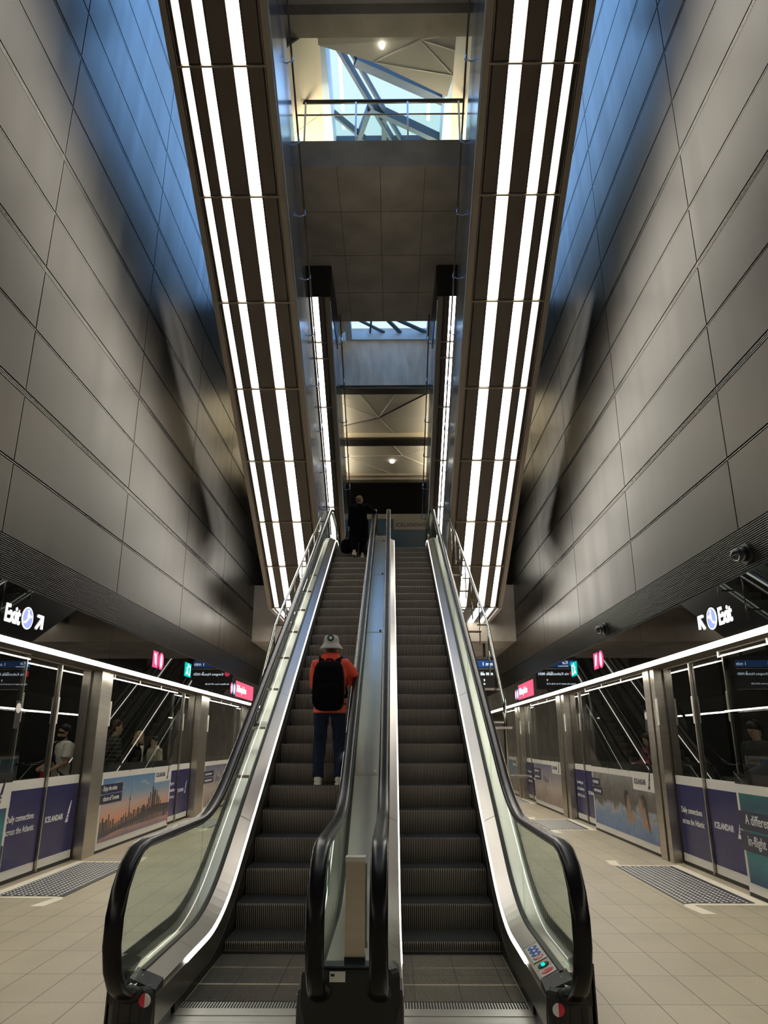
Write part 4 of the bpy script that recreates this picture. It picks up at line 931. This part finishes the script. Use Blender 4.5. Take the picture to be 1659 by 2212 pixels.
# cameras on the right louvre band
for y, lb in ((7.70, 'dark dome security camera on the right louvre band, nearest to the viewer'), (13.2, 'dark dome security camera on the right louvre band, farther from the viewer')):
    t = thing('security_camera', (FR, y, 3.66), lb, 'security camera', 'dome cameras on the louvre band')
    q = MB(); disc(q, (FR + .004, y, 3.66), .115, (-1,0,0), .035, n=28); q.build('base', M['black'], t)
    q = MB(); q.tube([(FR - .03, y, 3.66), (FR - .10, y, 3.655)], [.085, .07], 20); q.build('collar', M['black'], t)
    q = MB(); q.ell((FR - .11, y, 3.65), (.075, .07, .075)); q.build('dome', mat('smoked_dome', (.03,.03,.035), .08, coat=.5), t)
# departure displays hanging below the mezzanine
def display(x0, x1, rows, label, side):
    y = 23.3; t = thing('departure_display', ((x0+x1)/2, y, 3.3), label, 'display', 'departure displays')
    q = MB(); q.box((x0, y, 3.28), (x1, y + .14, 4.28)); q.build('housing', M['black'], t)
    q = MB(); q.tube([((x0+x1)/2 + .35, y + .07, 4.26), ((x0+x1)/2 + .35, y + .07, 4.72)], .04, 10); q.build('hanger_pole', M['black'], t)
    q = MB(); q.box((x0 + .02, y - .006, 3.95), (x1 - .02, y, 4.17)); top = q.build('blue_row', M['scr_blue'], t)
    q = MB(); q.box((x0 + .02, y - .006, 3.90), (x1 - .02, y, 3.915)); q.build('divider_line', M['alu'], t)
    q = MB(); disc(q, (x0 + .14, y - .006, 4.06), .08, (0,-1,0), .004); q.build('line_badge', M['scr_bl'], t)
    q = MB(); disc(q, (x0 + .14, y - .002, 3.76), .085, (0,-1,0), .006); q.build('line_badge', M['scr_red'], t)
    for body, sz, x, z, al in rows: text(body, sz, (x0 + x if al == 'LEFT' else x1 - x, y - .0085, z), (1,0,0), (0,0,1), M['scr_txt'], t, bold=.01, align=al)
display(1.95, 3.22, [('1 min', .15, .04, 4.01, 'RIGHT'), ('2½ min', .15, .04, 3.71, 'RIGHT'), ('9', .10, .30, 3.52, 'RIGHT'), ('Kø', .15, .26, 4.05, 'LEFT'), ('København', .07, .26, 3.97, 'LEFT'), ('via København H', .12, .26, 3.71, 'LEFT'), ('Cykler ikke tilladt 7-9 & 15.30-17.30', .062, .06, 3.42, 'LEFT')], 'black departure display hanging right of the right escalator, showing 1 min', 'right')
display(-3.75, -2.5, [('1 min', .15, .04, 4.01, 'RIGHT'), ('3 min', .15, .04, 3.71, 'RIGHT'), ('Kongens Nytorv', .105, .26, 3.71, 'LEFT'), ('the Metro from 1/9 0-5.30', .07, .06, 3.42, 'LEFT')], 'black departure display hanging left of the escalators, mostly hidden by them', 'left')
# mezzanine banner
t = thing('wall_banner', (-.3, 29.9, 8.7), 'blue airline banner with a pale top band on the black wall beyond the escalator tops', 'banner')
q = MB(); q.box((-2.7, 29.90, 6.9), (1.9, 29.96, 11.05)); q.build('cloth', ramp_mat('print_banner', [(0.,(.012,.014,.02)), (.5,(.016,.035,.055)), (1.,(.02,.07,.14))], lo=-1.8, hi=2.0), t)
q = MB(); q.box((-2.7, 29.88, 10.90), (1.9, 29.90, 11.13)); q.box((.08, 29.88, 10.42), (1.9, 29.90, 10.92)); q.build('pale_band', mat('banner_grey', (.22,.22,.21), .7), t)
text('ICELANDAIR', .235, (.16, 29.878, 10.56), (1,0,0), (0,0,1), M['navy_dark'], t, bold=.02, sx=1.0, name='brand_lettering')
q = MB(); q.box((-2.7, 29.88, 9.62), (-.62, 29.90, 10.32)); q.build('caption_box', M['navy_dark'], t)
text('te', .46, (-1.18, 29.878, 9.84), (1,0,0), (0,0,1), mat('banner_text', (.5,.5,.5), .7), t)
# writing on the escalator plates
cc, nn = STOP
text('STOP', .026, cc + Vector((0,-.014,0)) + Vector((-.012,0,-.006)), Vector((0,1,0)), Vector((-.9,0,-.43)).normalized()*1.0, M['white_txt'], lab, ext=.0004, align='LEFT')
text('CE', .022, (-.378, 4.9945, .331), (1,0,0), (0,.12,1), M['gasket'], npl, ext=.0004)
# ------------------------------------------------------------------ people
def remesh(q, voxel, name, m, parent, smooth=3, ratio=None):
    me = bpy.data.meshes.new('tmp'); me.from_pydata([tuple(p) for p in q.v], [], q.f); me.update()
    ob = bpy.data.objects.new('tmp', me); COL.objects.link(ob)
    r = ob.modifiers.new('r', 'REMESH'); r.mode = 'VOXEL'; r.voxel_size = voxel
    if smooth: sm = ob.modifiers.new('s', 'SMOOTH'); sm.iterations = smooth; sm.factor = .5
    if ratio: d = ob.modifiers.new('d', 'DECIMATE'); d.ratio = ratio
    dg = bpy.context.evaluated_depsgraph_get(); nm = bpy.data.meshes.new_from_object(ob.evaluated_get(dg))
    bpy.data.objects.remove(ob)
    o0 = ORG[parent.name]
    for v in nm.vertices: v.co -= o0
    nm.materials.clear(); nm.materials.append(m); nm.name = name
    nm.polygons.foreach_set('use_smooth', [True]*len(nm.polygons)); nm.update()
    o = bpy.data.objects.new(name, nm); COL.objects.link(o); o.parent = parent; ORG[o.name] = o0
    return o
def ik(a, b, l1, l2, hint):
    """elbow / knee between a and b"""
    a, b = Vector(a), Vector(b); d = b - a; L = min(d.length, (l1 + l2)*.999); u = d.normalized(); b = a + u*L
    x = (l1*l1 - l2*l2 + L*L)/(2*L); h = math.sqrt(max(0, l1*l1 - x*x)); n = Vector(hint); n = (n - u*n.dot(u)).normalized()
    return a + u*x + n*h, b
SKIN = {k: mat('skin_' + k, c, .55) for k, c in dict(fair=(.60,.38,.28), tan=(.42,.25,.17), pale=(.66,.45,.36)).items()}
HAIR = {k: mat('hair_' + k, c, .6, spec=.25, var=.35, scale=(40,40,6)) for k, c in dict(black=(.012,.010,.009), brown=(.045,.028,.018), blond=(.46,.32,.17), darkblond=(.12,.060,.024)).items()}
CL = lambda n, c, r=.8, **k: mat(n, c, r, **k)
class Man:
    """figure standing at loc, facing yaw (0 looks along +Y); local x right, y forward, z up, for a height of 1.75"""
    def __init__(s, loc, yaw, H, label, name='person', lean=0.):
        s.k = H/1.75; s.R = Matrix.Rotation(yaw, 3, 'Z'); s.loc = Vector(loc); s.t = thing(name, loc, label, 'person'); s.lean = lean
        s.sh = {-1: Vector((-.185, .0, 1.42)), 1: Vector((.185, .0, 1.42))}; s.hip = {-1: Vector((-.095, 0, .92)), 1: Vector((.095, 0, .92))}
        s.headrot = Matrix.Identity(3)
    def W(s, p):
        p = Vector(p); p = Vector((p.x, p.y + s.lean*max(0, p.z - .9), p.z)); return s.loc + s.R @ (p*s.k)
    def mb(s): q = MB(); q.xf = s.W; return q
    def pose(s, wr, ank, bend=None, knee=None):
        bend = bend or {-1: (-.7,-.7,-.4), 1: (.7,-.7,-.4)}
        s.el, s.wr, s.kn, s.an = {}, {}, {}, {}
        for d in (-1, 1):
            s.el[d], s.wr[d] = ik(s.sh[d], wr[d], .29, .26, bend[d]); s.kn[d], s.an[d] = ik(s.hip[d], ank[d], .435, .42, (d*.1, 1, 0))
    def head_pt(s, p): return Vector((0,.015,1.60)) + s.headrot @ (Vector(p))
    def hring(s, z, rx, ry, cy=0., n=18): return [s.head_pt((rx*math.cos(2*PI*i/n), cy + ry*math.sin(2*PI*i/n), z)) for i in range(n)]
    def body(s, skin, fingers=True, grip=(0,0)):
        q = s.mb()
        prof = [(-.115,.028,.030,.055), (-.10,.045,.050,.04), (-.07,.060,.070,.02), (-.03,.068,.085,.005), (.01,.072,.092,.0), (.05,.075,.096,-.004), (.085,.068,.088,-.006), (.115,.045,.06,-.006), (.13,.012,.018,-.004)]
        q.loft([s.hring(*p) for p in prof])
        q.loft([s.hring(z, r, r2, cy, 8) for z, r, r2, cy in ((-.045,.017,.022,.095), (-.02,.012,.014,.098), (.015,.008,.012,.09))])            # nose
        q.loft([s.hring(z, r, .012, .083, 8) for z, r in ((-.072,.02), (-.066,.026), (-.060,.02))])                                       # lips
        q.loft([s.hring(z, r, .014, .080, 8) for z, r in ((.022,.045), (.032,.05), (.042,.04))])                                          # brow
        for d in (-1, 1): q.ell(s.head_pt((d*.076, -.008, .0)), (.012,.022,.032), 10, 8)
        q.tube([(0,-.01,1.40), (0,.0,1.46), (0,.015,1.54)], [.062,.052,.055], 14)
        q.loft([[(rx*math.cos(2*PI*i/20) , cy + ry*math.sin(2*PI*i/20), z) for i in range(20)] for z, rx, ry, cy in ((.84,.09,.08,0), (.90,.155,.10,0), (1.0,.145,.092,.0), (1.10,.135,.088,.005), (1.25,.155,.10,.0), (1.36,.165,.095,-.005), (1.42,.13,.075,-.008), (1.46,.06,.05,-.006))])
        for d in (-1, 1):
            S, E, Wv, Hp, K, A = s.sh[d], s.el[d], s.wr[d], s.hip[d], s.kn[d], s.an[d]
            q.tube([S - Vector((d*.03,0,0)), S, S.lerp(E,.5), E, E.lerp(Wv,.35), Wv], [.05,.056,.047,.040,.040,.027], 12)
            q.tube([Hp + Vector((0,0,.04)), Hp.lerp(K,.2), K, K.lerp(A,.3), A], [.085,.085,.056,.055,.038], 14)
            q.tube([A + Vector((0,-.045,-.045)), A + Vector((0,.03,-.045)), A + Vector((d*.012,.12,-.065)), A + Vector((d*.02,.18,-.072))], [.034,.040,.034,.022], 10)
            # hand: palm, four fingers, thumb
            f = (Wv - E).normalized(); side = Vector((d,0,0)) - f*f.x*d; side = side.normalized() if side.length > .1 else Vector((0,1,0)); nrm = f.cross(side)*(1 if d > 0 else -1)
            c = .55 + grip[0 if d < 0 else 1]*.8
            q.tube([Wv - f*.02, Wv + f*.03, Wv + f*.085], [.027,.038,.036], 10, flat=.55, up=side)
            if fingers:
                for j, (o, L) in enumerate(((-.028,.062), (-.009,.075), (.010,.070), (.027,.055))):
                    b = Wv + f*.085 + side*o; m1 = b + (f*math.cos(c*.5) + nrm*math.sin(c*.5))*L*.55; e = m1 + (f*math.cos(c*1.5) + nrm*math.sin(c*1.5))*L*.5
                    q.tube([b - f*.02, b, m1, e], [.010,.0098,.009,.0075], 8)
                th = Wv + f*.025 - side*.03; q.tube([th + side*.012, th - side*.014 + f*.02 + nrm*.012, th - side*.016 + f*.055 + nrm*.03], [.012,.011,.009], 8)
        s.b = remesh(q, .0078*s.k, 'body', SKIN[skin], s.t, 2)
        for d in (-1, 1):
            q = s.mb(); q.ell(s.head_pt((d*.030, .083, .005)), (.012,.008,.007), 10, 8); o = q.build('eye', M['white_txt'], s.t)
            q = s.mb(); q.ell(s.head_pt((d*.030, .089, .005)), (.005,.004,.005), 8, 6); q.build('iris', M['gasket'], o)
            q = s.mb(); q.tube([s.head_pt((d*.014,.092,.028)), s.head_pt((d*.032,.088,.033)), s.head_pt((d*.048,.075,.026))], .004, 6); q.build('eyebrow', HAIR['brown'], s.t)
        return s
    def top(s, m, name='jacket', g=.022, hem=.86, cuff=1., hood=False, hemr=(.185,.125), sleeve=(.075,.062,.05), collar=.0):
        q = s.mb()
        R = [(hem,*hemr,0), (.98,hemr[0]*.98,.118,0), (1.12,.155+g,.105+g*.6,.003), (1.26,.165+g,.112+g*.6,0), (1.37,.17+g,.105+g*.6,-.006), (1.43,.135+g,.08+g*.6,-.01), (1.48 + collar,.066+g*.5,.062+g*.4,-.004)]
        q.loft([[(rx*math.cos(2*PI*i/24), cy + ry*math.sin(2*PI*i/24), z) for i in range(24)] for z, rx, ry, cy in R])
        for d in (-1, 1):
            S, E, Wv = s.sh[d], s.el[d], s.wr[d]; A = E.lerp(Wv, cuff) if cuff > 0 else S.lerp(E, 1 + cuff)
            if cuff > 0: q.tube([S - Vector((d*.05,0,.01)), S, S.lerp(E,.5), E, A], [sleeve[0]*.95, sleeve[0], sleeve[1]*1.05, sleeve[1], sleeve[2]], 14)
            else: q.tube([S - Vector((d*.05,0,.01)), S, A], [sleeve[0]*.95, sleeve[0], sleeve[1]*1.12], 14)
        o = remesh(q, .011*s.k, name, m, s.t, 3)
        if hood:
            q = s.mb(); q.loft([[(rx*math.cos(2*PI*i/20), cy + ry*math.sin(2*PI*i/20), z) for i in range(20)] for z, rx, ry, cy in ((1.40,.13,.09,-.03), (1.45,.145,.115,-.045), (1.50,.125,.105,-.035), (1.545,.105,.09,-.02), (1.555,.08,.07,-.01))])
            remesh(q, .012*s.k, 'hood', m, o, 3)
        s.topo = o; return o
    def legs(s, m, name='trousers', r=(.115,.078,.062), waist=.96, length=1.):
        q = s.mb(); q.loft([[(rx*math.cos(2*PI*i/22), ry*math.sin(2*PI*i/22), z) for i in range(22)] for z, rx, ry in ((.80,.15,.10), (.86,.178,.118), (.93,.172,.114), (waist,.155,.105))])
        for d in (-1, 1):
            Hp, K, A = s.hip[d], s.kn[d], s.an[d]; A2 = K.lerp(A, length)
            q.tube([Hp + Vector((0,0,.03)), Hp.lerp(K,.15), Hp.lerp(K,.6), K, K.lerp(A2,.5), A2 + Vector((0,0,-.02))], [r[0]*.9, r[0]*.86, r[1]*1.08, r[1], r[2]*1.06, r[2]], 16)
        return remesh(q, .011*s.k, name, m, s.t, 3)
    def shoes(s, m, sole):
        for d in (-1, 1):
            A = s.an[d]; q = s.mb()
            q.tube([A + Vector((0,-.065,-.05)), A + Vector((0,-.02,-.035)), A + Vector((0,.06,-.045)), A + Vector((d*.01,.14,-.062)), A + Vector((d*.015,.195,-.068))], [.036,.046,.046,.042,.026], 14)
            q.tube([A + Vector((0,-.01,-.04)), A + Vector((0,-.01,.0))], [.046,.044], 14); o = remesh(q, .009, 'shoe', m, s.t, 2)
            q = s.mb(); q.loft([[(A.x + d*.008*(y > .1) + w_*sx, A.y + y, A.z - .098 + zz) for sx, zz in ((-1,0),(1,0),(1,.022),(-1,.022))] for y, w_ in ((-.10,.025), (-.06,.042), (.05,.044), (.13,.046), (.20,.028))]); q.build('sole', sole, o)
    def hair(s, m, long=0., bun=False, fringe=True, g=.014, name='hair'):
        q = s.mb(); prof = [(-.06,.060,.055,-.055), (-.02,.078,.075,-.035), (.02,.082,.088,-.022), (.05,.085,.096,-.012), (.09,.078,.094,-.006), (.125,.055,.07,-.006), (.145,.015,.02,-.006)]
        q.loft([s.hring(*p) for p in prof])
        if long:
            q.loft([[(rx*math.cos(2*PI*i/16), cy + ry*math.sin(2*PI*i/16), z) for i in range(16)] for z, rx, ry, cy in ((1.64,.085,.085,-.02), (1.56,.100,.07,-.05), (1.46,.125,.062,-.06), (1.60-long,.115,.05,-.085), (1.58-long,.06,.03,-.085))])
            for d in (-1, 1): q.tube([s.head_pt((d*.078,.02,.06)), s.head_pt((d*.088,.01,-.02)), (d*.10,.035,1.46), (d*.115,.07,1.60-long)], [.024,.028,.034,.016], 10)
        if bun: q.ell(s.head_pt((-.03,-.125,.02)), (.062,.055,.055), 14, 10)
        return remesh(q, .009, name, m, s.t, 2)
DENIM = CL('dark_denim', (.012,.018,.036), .85, spec=.15, var=.25, scale=(30,30,12)); BLACKC = CL('black_cloth', (.0025,.0025,.003), .95, spec=.08); WHITES = CL('white_shoes', (.70,.64,.55), .6)
# --- passenger in the red jacket, seen from behind
TZ = NZ + RISE*4
p = Man((-.765, 9.135, TZ), 0., 1.74, 'person in red hooded jacket, jeans and pale bucket hat standing on the left escalator')
p.sh = {-1: Vector((-.165,0,1.41)), 1: Vector((.165,0,1.41))}
p.pose({-1: (-.06,.40,1.22), 1: (.10,.36,1.22)}, {-1: (-.125,-.02,.095), 1: (.125,-.02,.095)}, {-1: (-.5,.0,-.8), 1: (1,-.25,-.25)})
p.body('tan'); p.hair(HAIR['black'])
REDJ = CL('red_shell', (.70,.065,.030), .6, spec=.3, bump=.35, scale=(9,9,9)); p.top(REDJ, 'jacket', g=.03, hem=.82, hood=True, hemr=(.20,.145), sleeve=(.084,.088,.06), collar=.03)
p.legs(DENIM, 'jeans', (.115,.082,.066)); p.shoes(WHITES, M['white'])
q = p.mb(); q.loft([p.hring(*a) for a in ((-.005,.150,.165,-.005), (.01,.146,.160,-.005), (.07,.098,.118,-.006), (.13,.094,.112,-.006), (.165,.078,.095,-.006), (.178,.03,.04,-.006))]); hat = remesh(q, .008, 'bucket_hat', CL('grey_canvas', (.42,.40,.385), .9, bump=.1, scale=(50,50,50)), p.t, 2)
c0 = p.W(p.head_pt((0,-.123,.125))); nb = Vector((0,-1,.25))
q = MB(); disc(q, c0, .042, nb, .006); bd = q.build('round_badge', BLACKC, hat)
q = MB(); disc(q, c0 + nb.normalized()*.006, .030, nb, .002); b2 = q.build('badge_ring', CL('badge_teal', (.10,.22,.20), .6), bd)
q = MB(); disc(q, c0 + nb.normalized()*.008, .014, nb, .002); q.build('badge_centre', M['white'], b2)
# backpack worn on the back
bp_ = thing('backpack', tuple(p.W((0,-.25,.85))), 'large black backpack on the back of the person in the red jacket', 'backpack')
def ringz(z, hw, y0, y1, n=6):
    pts = []; e = .35
    for i in range(24):
        a = 2*PI*i/24; cx, sy = math.cos(a), math.sin(a)
        pts.append((hw*math.copysign(abs(cx)**e, cx), (y0+y1)/2 + (y1-y0)/2*math.copysign(abs(sy)**e, sy), z))
    return pts
q = p.mb(); q.loft([ringz(*r) for r in ((.84,.10,-.30,-.16), (.86,.15,-.34,-.14), (.92,.185,-.37,-.13), (1.05,.195,-.38,-.13), (1.22,.19,-.37,-.13), (1.35,.17,-.34,-.13), (1.41,.14,-.29,-.13), (1.43,.08,-.24,-.15))]); remesh(q, .012, 'pack_body', BLACKC, bp_, 3)
q = p.mb(); q.loft([ringz(*r) for r in ((.90,.12,-.41,-.34), (.95,.14,-.42,-.34), (1.10,.14,-.42,-.34), (1.16,.11,-.40,-.34))]); remesh(q, .012, 'front_pocket', BLACKC, bp_, 3)
q = p.mb(); q.tube([(-.05,-.17,1.42), (-.03,-.20,1.455), (.03,-.20,1.455), (.05,-.17,1.42)], .009, 8); q.build('grab_handle', BLACKC, bp_)
for d in (-1, 1):
    q = p.mb(); q.tube([(d*.10,-.20,1.38), (d*.105,-.13,1.46), (d*.115,-.02,1.505), (d*.12,.10,1.46), (d*.13,.165,1.30), (d*.17,.13,1.10), (d*.19,-.10,1.0)], .034, 10, flat=.25, up=(1,0,0)); q.build('shoulder_strap', BLACKC, bp_)
# --- woman in the black coat near the top, climbing
z1, z2 = NZ + RISE*24, NZ + RISE*25
p = Man((-.83, 17.52, z2), -.1, 1.68, 'person in long black coat, blond hair in a bun, near the escalator top', lean=.05)
p.pose({-1: (-.25,.02,.86), 1: (.36,.22,1.10)}, {-1: (-.07,-.36,-.115), 1: (.10,-.02,.095)}, {-1: (-.8,-.6,-.2), 1: (.9,-.5,-.4)})
p.body('fair', grip=(.8,.8)); p.hair(HAIR['darkblond'], bun=True)
p.top(BLACKC, 'coat', g=.05, hem=.48, hemr=(.26,.19), sleeve=(.085,.075,.062), collar=.02)
p.legs(BLACKC, 'trousers', (.12,.10,.105), length=.86); p.shoes(CL('beige_shoes', (.55,.45,.36), .6), M['white'])
ct = bp_ = thing('handbag', tuple(p.W((-.30,-.10,.42))), 'soft black shoulder bag hanging low beside the black coat', 'bag')
q = p.mb(); q.loft([[( -.30 + rx*math.cos(2*PI*i/18), -.08 + ry*math.sin(2*PI*i/18), z) for i in range(18)] for z, rx, ry in ((.12,.06,.05), (.16,.15,.09), (.30,.19,.10), (.42,.16,.08), (.50,.10,.05))]); remesh(q, .012, 'bag_body', BLACKC, bp_, 3)
q = p.mb(); q.tube([(-.36,-.06,.48), (-.30,.0,.80), (-.27,.02,.86), (-.25,-.02,.80), (-.24,-.08,.48)], .010, 8); q.build('bag_handle', BLACKC, bp_)
# --- solid figures behind the platform glass, standing in for people mirrored in it
LZ = .25
p = Man((-5.35, 12.28, LZ), PI - .65, 1.74, 'person in white T-shirt and sunglasses with a crossbody strap placed behind the nearest left doors as a mirror image')
p.pose({-1: (-.10,.26,1.02), 1: (.16,.24,1.08)}, {-1: (-.1,0,.095), 1: (.1,0,.095)}); p.body('tan', grip=(1,1)); p.hair(HAIR['black'])
p.top(CL('white_tshirt', (.72,.69,.64), .85, bump=.2, scale=(7,7,7)), 't_shirt', g=.03, hem=.88, cuff=-.25, sleeve=(.085,.082,.05)); p.legs(CL('grey_trousers', (.08,.08,.085), .8)); p.shoes(BLACKC, M['white'])
q = p.mb(); q.loft([p.hring(*a) for a in ((-.125,.03,.03,.055), (-.105,.05,.052,.042), (-.075,.064,.074,.024), (-.055,.066,.078,.018))]); remesh(q, .008, 'beard', HAIR['black'], p.t, 1)
q = p.mb(); q.tube([p.head_pt((-.075,.03,.006)), p.head_pt((-.05,.092,.006)), p.head_pt((0,.103,.010)), p.head_pt((.05,.092,.006)), p.head_pt((.075,.03,.006))], .013, 8); q.build('sunglasses', M['rubber'], p.t)
q = p.mb(); q.tube([(.14,-.02,1.50), (.11,.10,1.44), (0,.155,1.24), (-.15,.13,1.02), (-.19,.0,.92)], .022, 8, flat=.3, up=(1,0,0)); q.build('crossbody_strap', BLACKC, p.t)
q = p.mb(); S0 = [(-.07,.13,1.18), (.07,.13,1.18), (.07,.14,1.30), (-.07,.14,1.30)]; q.loft([[(x, .162, z) for x, z in ((.09*math.cos(a*PI/6), 1.22 + .07*math.sin(a*PI/6)) for a in range(12))], [(x, .155, z) for x, z in ((.09*math.cos(a*PI/6), 1.22 + .07*math.sin(a*PI/6)) for a in range(12))]]); q.build('shirt_print', M['navy_dark'], p.topo)
b_ = thing('carton', tuple(p.W((-.12,.33,.86))), 'red and white drink carton held by the person in the white T-shirt', 'carton')
q = p.mb(); q.box((-.17,.29,.84), (-.07,.37,1.02)); q.build('red_body', M['red'], b_); q = p.mb(); q.box((-.17,.29,1.02), (-.07,.37,1.10)); q.build('white_top', M['white'], b_)
p = Man((-5.2, 14.1, LZ), -PI/2 + .5, 1.86, 'person in a dark striped jumper, half turned away, placed behind the skyline advert glass as a mirror image')
p.pose({-1: (-.20,.20,1.0), 1: (.2,.22,1.0)}, {-1: (-.1,0,.095), 1: (.1,0,.095)}); p.body('fair'); p.hair(HAIR['brown'])
stripes = CL('striped_knit', (.05,.048,.045), .9); nt = stripes.node_tree; bb = nt.nodes['Principled BSDF']; tc = nt.nodes.new('ShaderNodeTexCoord'); wv = nt.nodes.new('ShaderNodeTexWave'); wv.bands_direction = 'Z'; wv.inputs['Scale'].default_value = 4.5; cr = nt.nodes.new('ShaderNodeValToRGB')
cr.color_ramp.elements[0].color = (.02,.02,.02,1); cr.color_ramp.elements[0].position = .75; cr.color_ramp.elements[1].color = (.16,.15,.14,1); cr.color_ramp.elements[1].position = .9
nt.links.new(tc.outputs['Object'], wv.inputs['Vector']); nt.links.new(wv.outputs['Fac'], cr.inputs['Fac']); nt.links.new(cr.outputs['Color'], bb.inputs['Base Color'])
p.top(stripes, 'striped_jumper', g=.035, hem=.86); p.legs(BLACKC); p.shoes(BLACKC, M['white'])
p = Man((-5.15, 15.3, LZ), PI + 1.25, 1.68, 'person with long blond hair in a black jacket placed behind the skyline advert glass as a mirror image')
p.pose({-1: (-.22,.08,.90), 1: (.22,.08,.90)}, {-1: (-.09,0,.095), 1: (.09,0,.095)}); p.body('pale'); p.hair(HAIR['blond'], long=.36)
p.top(BLACKC, 'jacket', g=.03, hem=.80); p.legs(DENIM); p.shoes(WHITES, M['white'])
q = p.mb(); q.loft([[(x, .128 + dy - .3*abs(x), z) for x, dy in ((-w_,-.02),(0,.02),(w_,-.02),(w_,-.05),(-w_,-.05))] for z, w_ in ((.84,.05), (1.1,.055), (1.3,.06), (1.44,.035))]); q.build('white_top', M['white'], p.t)
p = Man((-5.1, 16.25, LZ), PI/2 + .9, 1.58, 'person with dark ponytail in a cream jacket placed behind the skyline advert glass as a mirror image')
p.pose({-1: (-.2,.16,.95), 1: (.2,.16,.95)}, {-1: (-.09,0,.095), 1: (.09,0,.095)}); p.body('fair'); h_ = p.hair(HAIR['black'])
q = p.mb(); q.tube([p.head_pt((0,-.085,.03)), p.head_pt((0,-.13,-.04)), p.head_pt((0,-.12,-.17))], [.035,.03,.012], 10); q.build('ponytail', HAIR['black'], h_)
p.top(CL('cream_fleece', (.60,.55,.43), .95, bump=.3, scale=(25,25,25)), 'jacket', g=.045, hem=.84, collar=.05); p.legs(DENIM); p.shoes(WHITES, M['white'])
p = Man((4.68, 13.9, LZ), PI/2 + .1, 1.62, 'person in a red checked shirt looking at a phone placed behind the bathers advert glass as a mirror image')
p.pose({-1: (-.03,.34,1.16), 1: (.05,.33,1.14)}, {-1: (-.09,0,.095), 1: (.09,0,.095)}); p.headrot = Matrix.Rotation(-.35, 3, 'X'); p.body('pale', grip=(1,1)); p.hair(HAIR['brown'], long=.22)
chk = CL('red_check', (.20,.04,.05), .9); nt = chk.node_tree; bb = nt.nodes['Principled BSDF']; tc = nt.nodes.new('ShaderNodeTexCoord'); ck = nt.nodes.new('ShaderNodeTexChecker'); ck.inputs['Scale'].default_value = 18; ck.inputs['Color1'].default_value = (.24,.05,.06,1); ck.inputs['Color2'].default_value = (.05,.03,.05,1)
nt.links.new(tc.outputs['Object'], ck.inputs['Vector']); nt.links.new(ck.outputs['Color'], bb.inputs['Base Color'])
p.top(chk, 'checked_shirt', g=.03, hem=.86); p.legs(DENIM); p.shoes(WHITES, M['white'])
ph = thing('phone', tuple(p.W((.01,.42,1.2))), 'phone held by the person in the red checked shirt', 'phone'); q = p.mb(); q.box((-.035,.41,1.16), (.04,.425,1.30)); q.build('case', M['black'], ph); q = p.mb(); q.box((-.03,.407,1.165), (.035,.4095,1.295)); q.build('screen', M['scr_blue'], ph)
cb = thing('tote_bag', tuple(p.W((.1,.24,.75))), 'olive canvas bag hanging in front of the person in the checked shirt', 'bag'); q = p.mb(); q.loft([ringz(z, hw, .19, .33) for z, hw in ((.66,.10), (.70,.14), (.95,.13), (1.02,.11))]); remesh(q, .012, 'bag_body', CL('olive_canvas', (.10,.085,.055), .9), cb, 2)
p = Man((4.72, 9.85, LZ), PI/2 + .35, 1.74, 'person in dark clothes and headphones looking down placed behind the nearest right glass as a mirror image')
p.pose({-1: (-.06,.33,1.05), 1: (.08,.32,1.05)}, {-1: (-.1,0,.095), 1: (.1,0,.095)}); p.headrot = Matrix.Rotation(-.5, 3, 'X'); p.body('fair', grip=(1,1)); p.hair(HAIR['black'])
p.top(CL('charcoal_knit', (.022,.022,.024), .9), 'jumper', g=.045, hem=.84); p.legs(BLACKC); p.shoes(BLACKC, M['white'])
q = p.mb(); q.tube([p.head_pt((-.088,-.0,.0)), p.head_pt((-.088,-.01,.09)), p.head_pt((0,-.01,.155)), p.head_pt((.088,-.01,.09)), p.head_pt((.088,0,.0))], .012, 8); q.build('headphone_band', BLACKC, p.t)
